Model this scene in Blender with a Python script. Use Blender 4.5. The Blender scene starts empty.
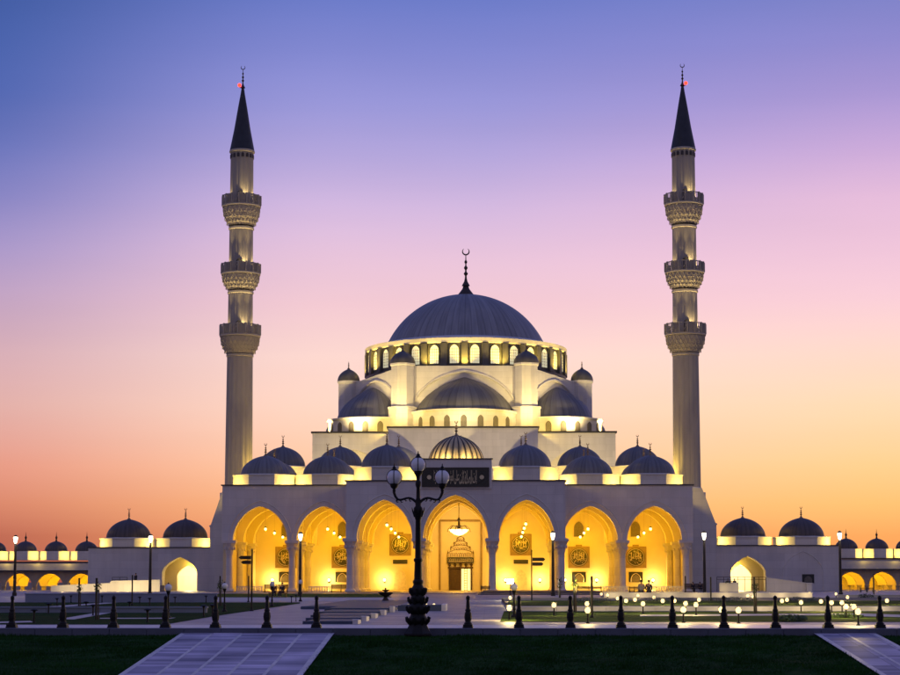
import bpy, math, random
import numpy as np
from mathutils import Vector, Matrix
R = math.radians
PI = math.pi
rnd = random.Random(7)
scn = bpy.context.scene
col = scn.collection

# ------------------------------------------------------------------ camera
TH, PT = R(1.0), math.atan(0.09)
CAM = Vector((4.37, -254.0, 1.5))
camd = bpy.data.cameras.new('camera')
cam = bpy.data.objects.new('camera', camd)
col.objects.link(cam)
cam.location = CAM
cam.rotation_euler = (PI/2 + PT, 0, TH)
camd.sensor_width = 36
camd.lens = 72
camd.shift_x = -0.0072
camd.shift_y = 0.0911
camd.clip_start = 0.5
camd.clip_end = 6000
scn.camera = cam
RT = Vector((math.cos(TH), math.sin(TH), 0))
FW = Vector((-math.sin(TH)*math.cos(PT), math.cos(TH)*math.cos(PT), math.sin(PT)))
UP = RT.cross(FW)

def ray(px, py):
    return RT*((px-456.5)/1800) + UP*((419.5-py)/1800) + FW
def at(px, py, y):                     # survey: photo direction met at depth y
    d = ray(px, py)
    return CAM + d*((y-CAM.y)/d.y)
def Z(py, y, px=470): return at(px, py, y).z
def X(px, y, py=560): return at(px, py, y).x
def gr(px, py, z=0.0):                 # survey: photo direction met at height z
    d = ray(px, py)
    return CAM + d*((z-CAM.z)/d.z)
def dist_y(d): return d - 254.0        # metres in front of the camera -> world y

# ------------------------------------------------------------------ materials
def s2l(c):
    return tuple(((v/255)/12.92 if v/255 <= 0.04045 else ((v/255+0.055)/1.055)**2.4) for v in c)

def nodes(name):
    m = bpy.data.materials.new(name); m.use_nodes = True
    nt = m.node_tree
    return m, nt, nt.nodes['Principled BSDF']

def mat(name, c, rough=0.6, metal=0.0, var=0.12, scale=0.6, bump=0.0, bscale=8.0, coords='Object', spec=0.5, stretch=(1,1,1)):
    m, nt, b = nodes(name)
    tc = nt.nodes.new('ShaderNodeTexCoord')
    mp = nt.nodes.new('ShaderNodeMapping'); mp.inputs['Scale'].default_value = stretch
    nt.links.new(tc.outputs[coords], mp.inputs['Vector'])
    n = nt.nodes.new('ShaderNodeTexNoise'); n.inputs['Scale'].default_value = scale
    n.inputs['Detail'].default_value = 6; n.inputs['Roughness'].default_value = 0.62
    nt.links.new(mp.outputs[0], n.inputs['Vector'])
    r = nt.nodes.new('ShaderNodeValToRGB')
    r.color_ramp.elements[0].position = 0.28; r.color_ramp.elements[1].position = 0.72
    lo = tuple(max(0, v*(1-var)) for v in c); hi = tuple(min(1, v*(1+var)) for v in c)
    r.color_ramp.elements[0].color = (*lo, 1); r.color_ramp.elements[1].color = (*hi, 1)
    nt.links.new(n.outputs['Fac'], r.inputs['Fac'])
    nt.links.new(r.outputs['Color'], b.inputs['Base Color'])
    b.inputs['Roughness'].default_value = rough; b.inputs['Metallic'].default_value = metal
    b.inputs['Specular IOR Level'].default_value = spec
    if bump:
        n2 = nt.nodes.new('ShaderNodeTexNoise'); n2.inputs['Scale'].default_value = bscale
        n2.inputs['Detail'].default_value = 5
        nt.links.new(mp.outputs[0], n2.inputs['Vector'])
        bp = nt.nodes.new('ShaderNodeBump'); bp.inputs['Strength'].default_value = bump
        bp.inputs['Distance'].default_value = 0.05
        nt.links.new(n2.outputs['Fac'], bp.inputs['Height'])
        nt.links.new(bp.outputs[0], b.inputs['Normal'])
    return m

def M2(nt, op, a, b=None):
    n = nt.nodes.new('ShaderNodeMath'); n.operation = op
    for i, v in enumerate((a, b)):
        if v is None: continue
        if isinstance(v, (int, float)): n.inputs[i].default_value = v
        else: nt.links.new(v, n.inputs[i])
    return n.outputs[0]

def lead_mat(name, c, seams, rough=0.5, metal=0.35, var=0.22):
    """Sheet metal laid in meridian strips: raised seams and strip-to-strip tone."""
    m = mat(name, c, rough, metal, .10, 0.25, 0, stretch=(1, 1, 0.35))
    nt = m.node_tree; b = nt.nodes['Principled BSDF']
    tc = nt.nodes.new('ShaderNodeTexCoord'); sp = nt.nodes.new('ShaderNodeSeparateXYZ')
    nt.links.new(tc.outputs['Object'], sp.inputs[0])
    a = M2(nt, 'MULTIPLY', M2(nt, 'ARCTAN2', sp.outputs[1], sp.outputs[0]), seams/(2*PI))
    fr = M2(nt, 'FRACT', a); fl = M2(nt, 'FLOOR', a)
    tri = M2(nt, 'ABSOLUTE', M2(nt, 'SUBTRACT', fr, 0.5))
    seam = M2(nt, 'GREATER_THAN', tri, 0.42)
    wn = nt.nodes.new('ShaderNodeTexWhiteNoise'); wn.noise_dimensions = '2D'
    cb = nt.nodes.new('ShaderNodeCombineXYZ'); nt.links.new(fl, cb.inputs[0])
    nt.links.new(cb.outputs[0], wn.inputs['Vector'])
    old = b.inputs['Base Color'].links[0].from_socket
    mx = nt.nodes.new('ShaderNodeMix'); mx.data_type = 'RGBA'; mx.blend_type = 'MULTIPLY'
    mx.inputs[0].default_value = 1.0
    nt.links.new(old, mx.inputs[6])
    sn = nt.nodes.new('ShaderNodeTexNoise'); sn.noise_dimensions = '2D'; sn.inputs['Scale'].default_value = 1.0; sn.inputs['Detail'].default_value = 4
    sc2 = nt.nodes.new('ShaderNodeCombineXYZ'); nt.links.new(M2(nt, 'MULTIPLY', a, 1.7), sc2.inputs[0]); nt.links.new(M2(nt, 'MULTIPLY', sp.outputs[2], .16), sc2.inputs[1]); nt.links.new(sc2.outputs[0], sn.inputs['Vector'])
    v = M2(nt, 'ADD', 0.55, M2(nt, 'ADD', M2(nt, 'MULTIPLY', wn.outputs['Value'], 0.22), M2(nt, 'MULTIPLY', sn.outputs['Fac'], .7)))
    v = M2(nt, 'MULTIPLY', v, M2(nt, 'SUBTRACT', 1.0, M2(nt, 'MULTIPLY', seam, .22)))
    oi = nt.nodes.new('ShaderNodeObjectInfo'); v = M2(nt, 'MULTIPLY', v, M2(nt, 'ADD', .88, M2(nt, 'MULTIPLY', oi.outputs['Random'], .26)))
    cc = nt.nodes.new('ShaderNodeCombineXYZ')
    for i in range(3): nt.links.new(v, cc.inputs[i])
    nt.links.new(cc.outputs[0], mx.inputs[7])
    nt.links.new(mx.outputs[2], b.inputs['Base Color'])
    bp = nt.nodes.new('ShaderNodeBump'); bp.inputs['Strength'].default_value = 0.6
    bp.inputs['Distance'].default_value = 0.06
    nt.links.new(seam, bp.inputs['Height']); nt.links.new(bp.outputs[0], b.inputs['Normal'])
    return m

def emit(name, c, s):
    m, nt, b = nodes(name)
    b.inputs['Base Color'].default_value = (*c, 1)
    b.inputs['Emission Color'].default_value = (*c, 1)
    b.inputs['Emission Strength'].default_value = s
    return m

def paver_mat(name, c1, c2, mortar, sx, sy, msize=0.02, rough=0.55, shift=0.0, offset=0.5):
    m, nt, b = nodes(name)
    tc = nt.nodes.new('ShaderNodeTexCoord')
    br = nt.nodes.new('ShaderNodeTexBrick')
    br.inputs['Scale'].default_value = 1.0
    br.inputs['Brick Width'].default_value = sx; br.inputs['Row Height'].default_value = sy
    br.inputs['Mortar Size'].default_value = msize
    br.inputs['Color1'].default_value = (*c1, 1); br.inputs['Color2'].default_value = (*c2, 1)
    br.inputs['Mortar'].default_value = (*mortar, 1)
    br.offset = offset
    pm = nt.nodes.new('ShaderNodeMapping'); pm.inputs['Location'].default_value = (-shift, 0, 0); nt.links.new(tc.outputs['Object'], pm.inputs['Vector']); nt.links.new(pm.outputs[0], br.inputs['Vector'])
    n = nt.nodes.new('ShaderNodeTexNoise'); n.inputs['Scale'].default_value = 0.45; n.inputs['Detail'].default_value = 8
    nt.links.new(tc.outputs['Object'], n.inputs['Vector'])
    r = nt.nodes.new('ShaderNodeValToRGB')
    r.color_ramp.elements[0].position = .3; r.color_ramp.elements[1].position = .7
    r.color_ramp.elements[0].color = (.52, .52, .55, 1); r.color_ramp.elements[1].color = (1.2, 1.2, 1.2, 1)
    nt.links.new(n.outputs['Fac'], r.inputs['Fac'])
    mx = nt.nodes.new('ShaderNodeMix'); mx.data_type = 'RGBA'; mx.blend_type = 'MULTIPLY'; mx.inputs[0].default_value = 1
    nt.links.new(br.outputs['Color'], mx.inputs[6]); nt.links.new(r.outputs['Color'], mx.inputs[7])
    nt.links.new(mx.outputs[2], b.inputs['Base Color'])
    b.inputs['Roughness'].default_value = rough
    return m

def ashlar(name, c, w=2.4, h=1.2, joint=.86, tone=.05, streak=.14):
    m = mat(name, c, .65, 0, .05, .25, .15, 3)
    nt = m.node_tree; b = nt.nodes['Principled BSDF']
    tc = nt.nodes.new('ShaderNodeTexCoord'); sp = nt.nodes.new('ShaderNodeSeparateXYZ'); nt.links.new(tc.outputs['Object'], sp.inputs[0])
    cb = nt.nodes.new('ShaderNodeCombineXYZ'); nt.links.new(M2(nt, 'ADD', sp.outputs[0], sp.outputs[1]), cb.inputs[0]); nt.links.new(sp.outputs[2], cb.inputs[1])
    br = nt.nodes.new('ShaderNodeTexBrick'); br.inputs['Scale'].default_value = 1; br.inputs['Brick Width'].default_value = w; br.inputs['Row Height'].default_value = h
    br.inputs['Mortar Size'].default_value = .022; br.inputs['Mortar Smooth'].default_value = .3
    br.inputs['Color1'].default_value = (1+tone, 1+tone, 1+tone, 1); br.inputs['Color2'].default_value = (1-tone, 1-tone, 1-tone, 1); br.inputs['Mortar'].default_value = (joint, joint, joint, 1)
    nt.links.new(cb.outputs[0], br.inputs['Vector'])
    n = nt.nodes.new('ShaderNodeTexNoise'); n.inputs['Scale'].default_value = 1; n.inputs['Detail'].default_value = 6
    mp = nt.nodes.new('ShaderNodeMapping'); mp.inputs['Scale'].default_value = (1.1, 1.1, .09); nt.links.new(tc.outputs['Object'], mp.inputs['Vector']); nt.links.new(mp.outputs[0], n.inputs['Vector'])
    k = M2(nt, 'ADD', 1-streak, M2(nt, 'MULTIPLY', n.outputs['Fac'], 2*streak))
    vm = nt.nodes.new('ShaderNodeVectorMath'); vm.operation = 'SCALE'; nt.links.new(br.outputs['Color'], vm.inputs[0]); nt.links.new(k, vm.inputs['Scale'])
    v2 = nt.nodes.new('ShaderNodeVectorMath'); v2.operation = 'MULTIPLY'; nt.links.new(b.inputs['Base Color'].links[0].from_socket, v2.inputs[0]); nt.links.new(vm.outputs[0], v2.inputs[1])
    nt.links.new(v2.outputs[0], b.inputs['Base Color'])
    return m

M = dict(
    stone=ashlar('white_stone', (.70, .67, .65)),
    portico=ashlar('portico_stone', (.65, .62, .62)),
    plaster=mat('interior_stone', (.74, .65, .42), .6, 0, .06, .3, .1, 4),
    minaret=mat('minaret_stone', (.40, .36, .32), .6, 0, .12, .7, .25, 2, stretch=(1, 1, .3)),
    minaret_light=mat('minaret_trim_stone', (.50, .45, .39), .6, 0, .1, 1.5, .3, 5),
    lead=lead_mat('lead_sheet', (.175, .175, .19), 36),
    lead_brown=lead_mat('brown_lead_sheet', (.095, .08, .082), 32),  # darker, browner lead for the pavilion and arcade domes
    lead_big=lead_mat('lead_sheet_main_dome', (.25, .25, .265), 72, .5, .3, .35),
    lead_dark=mat('dark_lead_cladding', (.13, .125, .12), .5, .3, .25, .9, .2, 3, stretch=(1, 1, .3)),
    spire=mat('spire_lead', (.035, .04, .055), .5, .4, .25, .8, .2, 3),
    flash=mat('dark_flashing', (.05, .045, .05), .5, .2, .15, 1),
    rib_gold=mat('brass_sheet', (.62, .48, .25), .42, .45, .18, 1.2, .2, 3),
    rib_dark=mat('dark_rib_metal', (.05, .045, .045), .5, .3, .2, 1.2),
    gold=mat('aged_gilt', (.30, .21, .12), .4, .7, .2, 2),
    bronze_dark=mat('dark_gilt_edging', (.12, .075, .03), .5, .2, .2, 3),
    bronze=mat('dark_bronze', (.06, .045, .04), .45, .5, .2, 2),
    iron=mat('black_cast_iron', (.008, .008, .009), .5, .1, .3, 9, .3, 25, spec=.3),
    pole=mat('black_painted_pole', (.02, .018, .018), .45, .2, .2, 4),
    globe=mat('unlit_opal_globe', (.80, .80, .84), .25, 0, .02, 2),
    wood=mat('dark_stained_wood', (.06, .028, .018), .5, 0, .35, 3, .3, 12, stretch=(1, 1, 6)),
    door=mat('carved_door_wood', (.055, .026, .014), .5, 0, .35, 5, .5, 14),
    carve=mat('carved_stone', (.66, .56, .36), .65, 0, .2, 3, .6, 7),
    plaque=mat('bronze_plaque', (.27, .19, .085), .5, .3, .2, 3, .3, 10),
    script=mat('gilt_script', (.62, .53, .36), .45, .4, .15, 3),
    black_panel=mat('black_stone_panel', (.022, .024, .024), .4, 0, .3, 2),
    grille=mat('window_lattice', (.16, .14, .11), .6, 0, .3, 6, .5, 9),
    glass=emit('lit_window_glass', (.80, .74, .46), .72),
    glow=emit('lamp_glow', (1, .74, .36), 1.7),
    glow_white=emit('street_lamp_glow', (1, .88, .66), 3.0),
    glow_pend=emit('pendant_glow', (1, .80, .36), 3.2),
    glow_door=emit('lit_hall_interior', (1, .78, .26), 1.6),
    red=emit('aviation_light_glow', (1, .03, .012), 5.0),
    kerb=mat('kerb_stone', (.085, .10, .15), .6, 0, .2, .8, .3, 6),
    wall_skylit=mat('skylit_wall_render', (.20, .23, .32), .7, 0, .14, .5, .2, 5),  # darker copy of the wall render, blue skylight put into its colour
    wall_plain=mat('terrace_wall_render', (.64, .61, .58), .7, 0, .14, .5, .2, 5),
    white_block=mat('white_stone_block', (.78, .74, .74), .6, 0, .08, 2, .2, 6),
    basin=mat('grey_basin_stone', (.06, .085, .15), .5, 0, .25, .8, .2, 4),
    leaf=mat('sapling_leaf', (.085, .115, .022), .6, 0, .45, 3),
    shrub=mat('shrub_leaf', (.035, .065, .02), .6, 0, .5, 3),
    bark=mat('sapling_bark', (.09, .06, .04), .8, 0, .3, 8),
    skin=mat('skin', (.32, .19, .12), .55, 0, .05, 3),
    hair=mat('black_hair', (.012, .01, .01), .6, 0, .2, 20),
    cloth_dark=mat('dark_clothing', (.02, .02, .03), .85, 0, .25, 6),
    cloth_grey=mat('grey_clothing', (.16, .15, .17), .85, 0, .2, 6),
    cloth_red=mat('maroon_clothing', (.08, .02, .025), .85, 0, .2, 6),
    paving=paver_mat('pink_grey_paving', (.36, .31, .33), (.28, .24, .27), (.16, .14, .16), 1.2, .6, .012, .5),
    walkway=paver_mat('bluish_walkway_paving', (.70, .62, .78), (.26, .235, .34), (.14, .13, .18), (gr(336.7, 632.8, -.16).x-gr(185, 632.8, -.16).x-.18)/5, .36, .010, .6, gr(185, 632.8, -.16).x+.09, 0.0),
    band=mat('pale_paving_band', (.62, .58, .60), .5, 0, .2, 2, .2, 8),
    path=mat('pale_path', (.46, .43, .43), .6, 0, .18, .8, .2, 6),
    ground=mat('sandy_ground', (.14, .12, .10), .9, 0, .25, .05),
    soil=mat('dark_soil', (.03, .022, .02), .9, 0, .3, 2, .5, 8),
    floor=mat('portico_floor', (.34, .28, .22), .35, 0, .12, .5),
    step=mat('dark_step_stone', (.10, .085, .085), .55, 0, .25, .8),
)
def lawn_mat(name, c, s):
    m = mat(name, c, .95, 0, .6, s, .8, 30, stretch=(.55, 1.6, 1), spec=.05)
    nt = m.node_tree; b = nt.nodes['Principled BSDF']; tc = nt.nodes.new('ShaderNodeTexCoord'); mp = nt.nodes.new('ShaderNodeMapping'); mp.inputs['Scale'].default_value = (.16, .45, 1)
    n = nt.nodes.new('ShaderNodeTexNoise'); n.inputs['Scale'].default_value = 1; n.inputs['Detail'].default_value = 7; n.inputs['Roughness'].default_value = .65
    nt.links.new(tc.outputs['Object'], mp.inputs['Vector']); nt.links.new(mp.outputs[0], n.inputs['Vector'])
    r = nt.nodes.new('ShaderNodeValToRGB'); r.color_ramp.elements[0].position = .56; r.color_ramp.elements[1].position = .70; nt.links.new(n.outputs['Fac'], r.inputs['Fac'])
    x = nt.nodes.new('ShaderNodeMix'); x.data_type = 'RGBA'; nt.links.new(r.outputs['Color'], x.inputs[0]); nt.links.new(b.inputs['Base Color'].links[0].from_socket, x.inputs[6]); x.inputs[7].default_value = (c[0]*2.6, c[1]*.95, c[2]*1.6, 1)
    nt.links.new(x.outputs[2], b.inputs['Base Color'])
    return m
M['lawn'] = lawn_mat('mown_lawn', (.014, .050, .010), .5)
M['garden'] = lawn_mat('lamplit_garden_lawn', (.060, .105, .018), .5)  # lighter lawn copy, lamplight on the grass put into its colour
M['grass'] = mat('grass_blade', (.015, .062, .011), .9, 0, .6, .6, spec=.05, stretch=(.5, 1.5, 1))
def water_mat():
    m, nt, b = nodes('still_dark_water')
    b.inputs['Base Color'].default_value = (.018, .028, .05, 1); b.inputs['Roughness'].default_value = .5; b.inputs['Specular IOR Level'].default_value = .2
    n = nt.nodes.new('ShaderNodeTexNoise'); n.inputs['Scale'].default_value = 3
    bp = nt.nodes.new('ShaderNodeBump'); bp.inputs['Strength'].default_value = .25; bp.inputs['Distance'].default_value = .03
    tc = nt.nodes.new('ShaderNodeTexCoord'); nt.links.new(tc.outputs['Object'], n.inputs['Vector'])
    nt.links.new(n.outputs['Fac'], bp.inputs['Height']); nt.links.new(bp.outputs[0], b.inputs['Normal'])
    return m
M['water'] = water_mat()

# ------------------------------------------------------------------ mesh builder
class MB:
    def __init__(s): s.v = []; s.f = []
    def add(s, vs, fs):
        o = len(s.v); s.v += [tuple(p) for p in vs]; s.f += [tuple(i+o for i in f) for f in fs]; return s
    def box(s, x0, x1, y0, y1, z0, z1):
        v = [(x, y, z) for z in (z0, z1) for y in (y0, y1) for x in (x0, x1)]
        return s.add(v, [(0, 2, 3, 1), (4, 5, 7, 6), (0, 1, 5, 4), (2, 6, 7, 3), (0, 4, 6, 2), (1, 3, 7, 5)])
    def bbox(s, x0, x1, y0, y1, z0, z1, b=.02):     # box with chamfered top and upright edges
        p = [(x0+b, y0), (x1-b, y0), (x1, y0+b), (x1, y1-b), (x1-b, y1), (x0+b, y1), (x0, y1-b), (x0, y0+b)]
        cx, cy = (x0+x1)/2, (y0+y1)/2
        kx, ky = 1-2*b/max(x1-x0, 1e-6), 1-2*b/max(y1-y0, 1e-6)
        q = [(cx+(a-cx)*kx, cy+(c-cy)*ky) for a, c in p]
        v = [(a, c, z0) for a, c in p]+[(a, c, z1-b) for a, c in p]+[(a, c, z1) for a, c in q]
        f = [tuple(reversed(range(8))), tuple(range(16, 24))]
        for r in (0, 8):
            f += [(r+i, r+(i+1) % 8, r+8+(i+1) % 8, r+8+i) for i in range(8)]
        return s.add(v, f)
    def lathe(s, prof, seg=24, c=(0, 0, 0), phase=0.0, rmod=None, cap=True):
        v = []; f = []; n = len(prof)
        for r, z in prof:
            for k in range(seg):
                a = phase+2*PI*k/seg
                rr = r*(rmod(a, z) if rmod else 1)
                v.append((c[0]+rr*math.cos(a), c[1]+rr*math.sin(a), c[2]+z))
        for i in range(n-1):
            for k in range(seg):
                f.append((i*seg+k, i*seg+(k+1) % seg, (i+1)*seg+(k+1) % seg, (i+1)*seg+k))
        if cap:
            if prof[0][0] > 1e-4: f.append(tuple(reversed(range(seg))))
            if prof[-1][0] > 1e-4: f.append(tuple((n-1)*seg+k for k in range(seg)))
        return s.add(v, f)
    def cyl(s, x, y, z0, z1, r, seg=12, r2=None):
        return s.lathe([(r, z0), (r if r2 is None else r2, z1)], seg, (x, y, 0))
    def ball(s, x, y, z, r, seg=14, rings=8, sz=1.0):
        return s.lathe([(max(r*math.sin(PI*i/rings), 1e-5), -r*sz*math.cos(PI*i/rings)) for i in range(rings+1)], seg, (x, y, z))
    def prism(s, poly, y0, y1):                      # poly in (x, z), extruded along y
        n = len(poly)
        v = [(x, y0, z) for x, z in poly]+[(x, y1, z) for x, z in poly]
        f = [tuple(range(n)), tuple(reversed(range(n, 2*n)))]
        f += [((i+1) % n, i, n+i, n+(i+1) % n) for i in range(n)]
        return s.add(v, f)
    def slab(s, poly, z0, z1):                       # poly in (x, y)
        n = len(poly)
        v = [(x, y, z0) for x, y in poly]+[(x, y, z1) for x, y in poly]
        f = [tuple(reversed(range(n))), tuple(range(n, 2*n))]
        f += [(i, (i+1) % n, n+(i+1) % n, n+i) for i in range(n)]
        return s.add(v, f)
    def sheet(s, poly, z): return s.add([(x, y, z) for x, y in poly], [tuple(range(len(poly)))])
    def tube(s, pts, r, seg=6, close=False):
        pts = [Vector(p) for p in pts]; n = len(pts); v = []; f = []
        rs = r if isinstance(r, (list, tuple)) else [r]*n
        up = None
        for i, p in enumerate(pts):
            if close: t = pts[(i+1) % n]-pts[(i-1) % n]
            else: t = pts[min(i+1, n-1)]-pts[max(i-1, 0)]
            t = t.normalized() if t.length > 1e-9 else Vector((0, 0, 1))
            if up is None: up = t.orthogonal().normalized()
            up = (up-t*up.dot(t)); up = up.normalized() if up.length > 1e-6 else t.orthogonal().normalized()
            b = t.cross(up)
            for k in range(seg):
                a = 2*PI*k/seg
                v.append(p+(up*math.cos(a)+b*math.sin(a))*rs[i])
        m = n if close else n-1
        for i in range(m):
            j = (i+1) % n
            for k in range(seg): f.append((i*seg+k, i*seg+(k+1) % seg, j*seg+(k+1) % seg, j*seg+k))
        if not close: f += [tuple(reversed(range(seg))), tuple((n-1)*seg+k for k in range(seg))]
        return s.add(v, f)
    def build(s, name, m, parent=None, loc=(0, 0, 0), smooth=None, rz=0.0):
        me = bpy.data.meshes.new(name)
        me.from_pydata([tuple(p) for p in s.v], [], s.f); me.update()
        me.materials.append(M[m] if isinstance(m, str) else m)
        import bmesh
        bm = bmesh.new(); bm.from_mesh(me); bmesh.ops.recalc_face_normals(bm, faces=bm.faces); bm.to_mesh(me); bm.free()
        if smooth:
            me.shade_smooth()
            try: me.set_sharp_from_angle(angle=R(smooth))
            except Exception: pass
        o = bpy.data.objects.new(name, me); col.objects.link(o)
        o.location = loc; o.rotation_euler.z = rz
        if parent is not None: o.parent = parent
        return o

def tag(o, label=None, cat=None, group=None, kind=None):
    if label: o['label'] = label
    if cat: o['category'] = cat
    if group: o['group'] = group
    if kind: o['kind'] = kind
    return o
def thing(name, loc, label, cat, group=None, rz=0.0):
    o = bpy.data.objects.new(name, None); col.objects.link(o)
    o.location = loc; o.rotation_euler.z = rz
    o.empty_display_size = .3
    return tag(o, label, cat, group)
def kids(o): return list(KIDS.get(o.name, [])) or [c for c in bpy.data.objects if c.parent == o]
KIDS = {}
def dup(o, loc, label=None, rz=None, parent=None):
    c = o.copy(); col.objects.link(c); c.location = loc
    if parent is not None: c.parent = parent
    if rz is not None: c.rotation_euler.z = rz
    if label: c['label'] = label
    for k in [x for x in bpy.data.objects if x.parent == o and x != c]:
        copy_tree(k, c)
    return c
def copy_tree(o, par):
    c = o.copy(); col.objects.link(c); c.parent = par
    for k in [x for x in bpy.data.objects if x.parent == o]: copy_tree(k, c)
    return c
ORD = ['first', 'second', 'third', 'fourth', 'fifth', 'sixth', 'seventh', 'eighth', 'ninth', 'tenth', 'eleventh', 'twelfth',
       'thirteenth', 'fourteenth', 'fifteenth', 'sixteenth', 'seventeenth', 'eighteenth', 'nineteenth', 'twentieth', 'twenty-first',
       'twenty-second', 'twenty-third', 'twenty-fourth', 'twenty-fifth', 'twenty-sixth', 'twenty-seventh', 'twenty-eighth',
       'twenty-ninth', 'thirtieth', 'thirty-first', 'thirty-second', 'thirty-third', 'thirty-fourth', 'thirty-fifth',
       'thirty-sixth', 'thirty-seventh', 'thirty-eighth', 'thirty-ninth', 'fortieth']

def lamp(kind, loc, power, c, r=.12, to=None, spot=None, blend=.6):
    l = bpy.data.lights.new(kind.lower()+'_lamp', kind)
    l.energy = power; l.color = c
    if kind in ('POINT', 'SPOT'): l.shadow_soft_size = r
    if kind == 'AREA': l.size = r
    if spot: l.spot_size = R(spot); l.spot_blend = blend
    o = bpy.data.objects.new(kind.lower()+'_lamp', l); col.objects.link(o); o.location = loc
    if to is not None:
        o.rotation_euler = (Vector(to)-Vector(loc)).to_track_quat('-Z', 'Y').to_euler()
    o['kind'] = 'helper'
    return o
AMBER = (1.0, .49, .004)
YELL = (1.0, .67, .10)
CREAM = (1.0, .74, .30)

# ------------------------------------------------------------------ profile helpers
def arch_pts(c, hw, zs, zc, n=20, k=.16):
    out = []
    for i in range(n+1):
        u = -math.cos(PI*i/n)
        f = math.sqrt(max(0, 1-u*u))*(1-k)+k*(1-abs(u))
        out.append((c+hw*u, zs+(zc-zs)*f))
    return out
def arch_wall(mb, u0, u1, v0, v1, ztop, ops, axis='x', zb=None, n=20, k=.16):
    """wall along u with arched openings (c, half width, spring z, crown z); piers end at zb"""
    P = (lambda u, v, z: (u, v, z)) if axis == 'x' else (lambda u, v, z: (v, u, z))
    ops = sorted(ops); cur = u0
    def quad(a, b, c, d): mb.add([a, b, c, d], [(0, 1, 2, 3)])
    def pier(a, b, z):
        if b-a < 1e-4: return
        mb.add([P(a, v0, z), P(b, v0, z), P(b, v1, z), P(a, v1, z), P(a, v0, ztop), P(b, v0, ztop), P(b, v1, ztop), P(a, v1, ztop)],
               [(0, 1, 5, 4), (2, 3, 7, 6), (0, 3, 2, 1), (4, 5, 6, 7)])
    for c, hw, zs, zc in ops:
        z = zs if zb is None else zb
        pier(cur, c-hw, z)
        pts = arch_pts(c, hw, zs, zc, n, k)
        for (a, za), (b, zbb) in zip(pts[:-1], pts[1:]):
            quad(P(a, v0, za), P(b, v0, zbb), P(b, v0, ztop), P(a, v0, ztop))
            quad(P(a, v1, za), P(a, v1, ztop), P(b, v1, ztop), P(b, v1, zbb))
            quad(P(a, v0, za), P(a, v1, za), P(b, v1, zbb), P(b, v0, zbb))
            quad(P(a, v0, ztop), P(b, v0, ztop), P(b, v1, ztop), P(a, v1, ztop))
        if zb is not None and zb < zs-1e-4:
            for u in (c-hw, c+hw):
                quad(P(u, v0, zb), P(u, v1, zb), P(u, v1, zs), P(u, v0, zs))
        cur = c+hw
    z = (ops[-1][2] if ops else 0) if zb is None else zb
    pier(cur, u1, z)
    for u in (u0, u1):
        quad(P(u, v0, z), P(u, v1, z), P(u, v1, ztop), P(u, v0, ztop))
    return mb
def dome_prof(r, h, n=16, tip=.06):
    p = []
    for i in range(n+1):
        a = (PI/2)*i/n
        p.append((max(r*math.cos(a), 1e-4), h*(math.sin(a)*(1-tip)+tip*(1-math.cos(a))**3)))
    return p
def cap_prof(r, h, n=20):            # spherical cap
    Rr = (r*r+h*h)/(2*h); a0 = math.asin(min(1, r/Rr)) if h <= r else PI-math.asin(r/Rr)
    return [(max(Rr*math.sin(a0*(1-i/n)), 1e-4), Rr*math.cos(a0*(1-i/n))-(Rr-h)) for i in range(n+1)]
def finial_mb(h, crescent=True, mb=None, z0=0.0, fat=1.0):
    mb = mb or MB()
    u = h/10; F = fat
    mb.lathe([(r_*F, z_) for r_, z_ in [(1.05*u, 0), (.85*u, .4*u), (.45*u, 1.1*u), (.28*u, 1.9*u), (.22*u, 2.6*u), (.50*u, 3.0*u), (.55*u, 3.25*u), (.24*u, 3.6*u),
              (.2*u, 4.1*u), (.46*u, 4.5*u), (.46*u, 4.8*u), (.18*u, 5.2*u), (.16*u, 5.7*u), (.36*u, 6.0*u), (.36*u, 6.3*u),
              (.13*u, 6.7*u), (.10*u, 7.9*u), (.001, 8.2*u)]], 12, (0, 0, z0))
    if crescent:
        n = 16; pts = []; rs = []
        for i in range(n+1):
            a = R(-235)+R(290)*i/n
            pts.append((.85*u*math.cos(a), 0, z0+8.9*u+.85*u*math.sin(a)))
            rs.append((.04*u+.17*u*math.sin(PI*i/n))*F**.5)
        mb.tube(pts, rs, 6)
    return mb

# ================================================================== MOSQUE
mosque = thing('mosque', (0, -11, 0), 'huge white mosque with grey domes and glowing arched portico between the two minarets', 'mosque')
MO = Vector((0, -11, 0))
def mpart(mb, name, m, loc=(0, 0, 0), smooth=None, parent=None, rz=0):
    """part of the mosque given in world coordinates"""
    if parent is None: return mb.build(name, m, mosque, Vector(loc)-MO, smooth, rz)
    return mb.build(name, m, parent, loc, smooth, rz)
ROOF = 14.4; TOP = 15.0
BAYS = [(-27.8, 3.85), (-18.8, 3.85), (-9.6, 3.75), (0, 4.4), (9.6, 3.75), (18.8, 3.85), (27.8, 3.85)]
COLX = [-32.2, -23.3, -14.25, -4.95, 4.95, 14.25, 23.3, 32.2]
SPR = 7.3
def opening(i, front=False):
    c, hw = BAYS[i]
    zc = 13.15 if abs(c) < 1 else 12.5 if abs(c) < 12 else 12.1
    return (c, hw, SPR, zc)
T = 1.4
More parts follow.
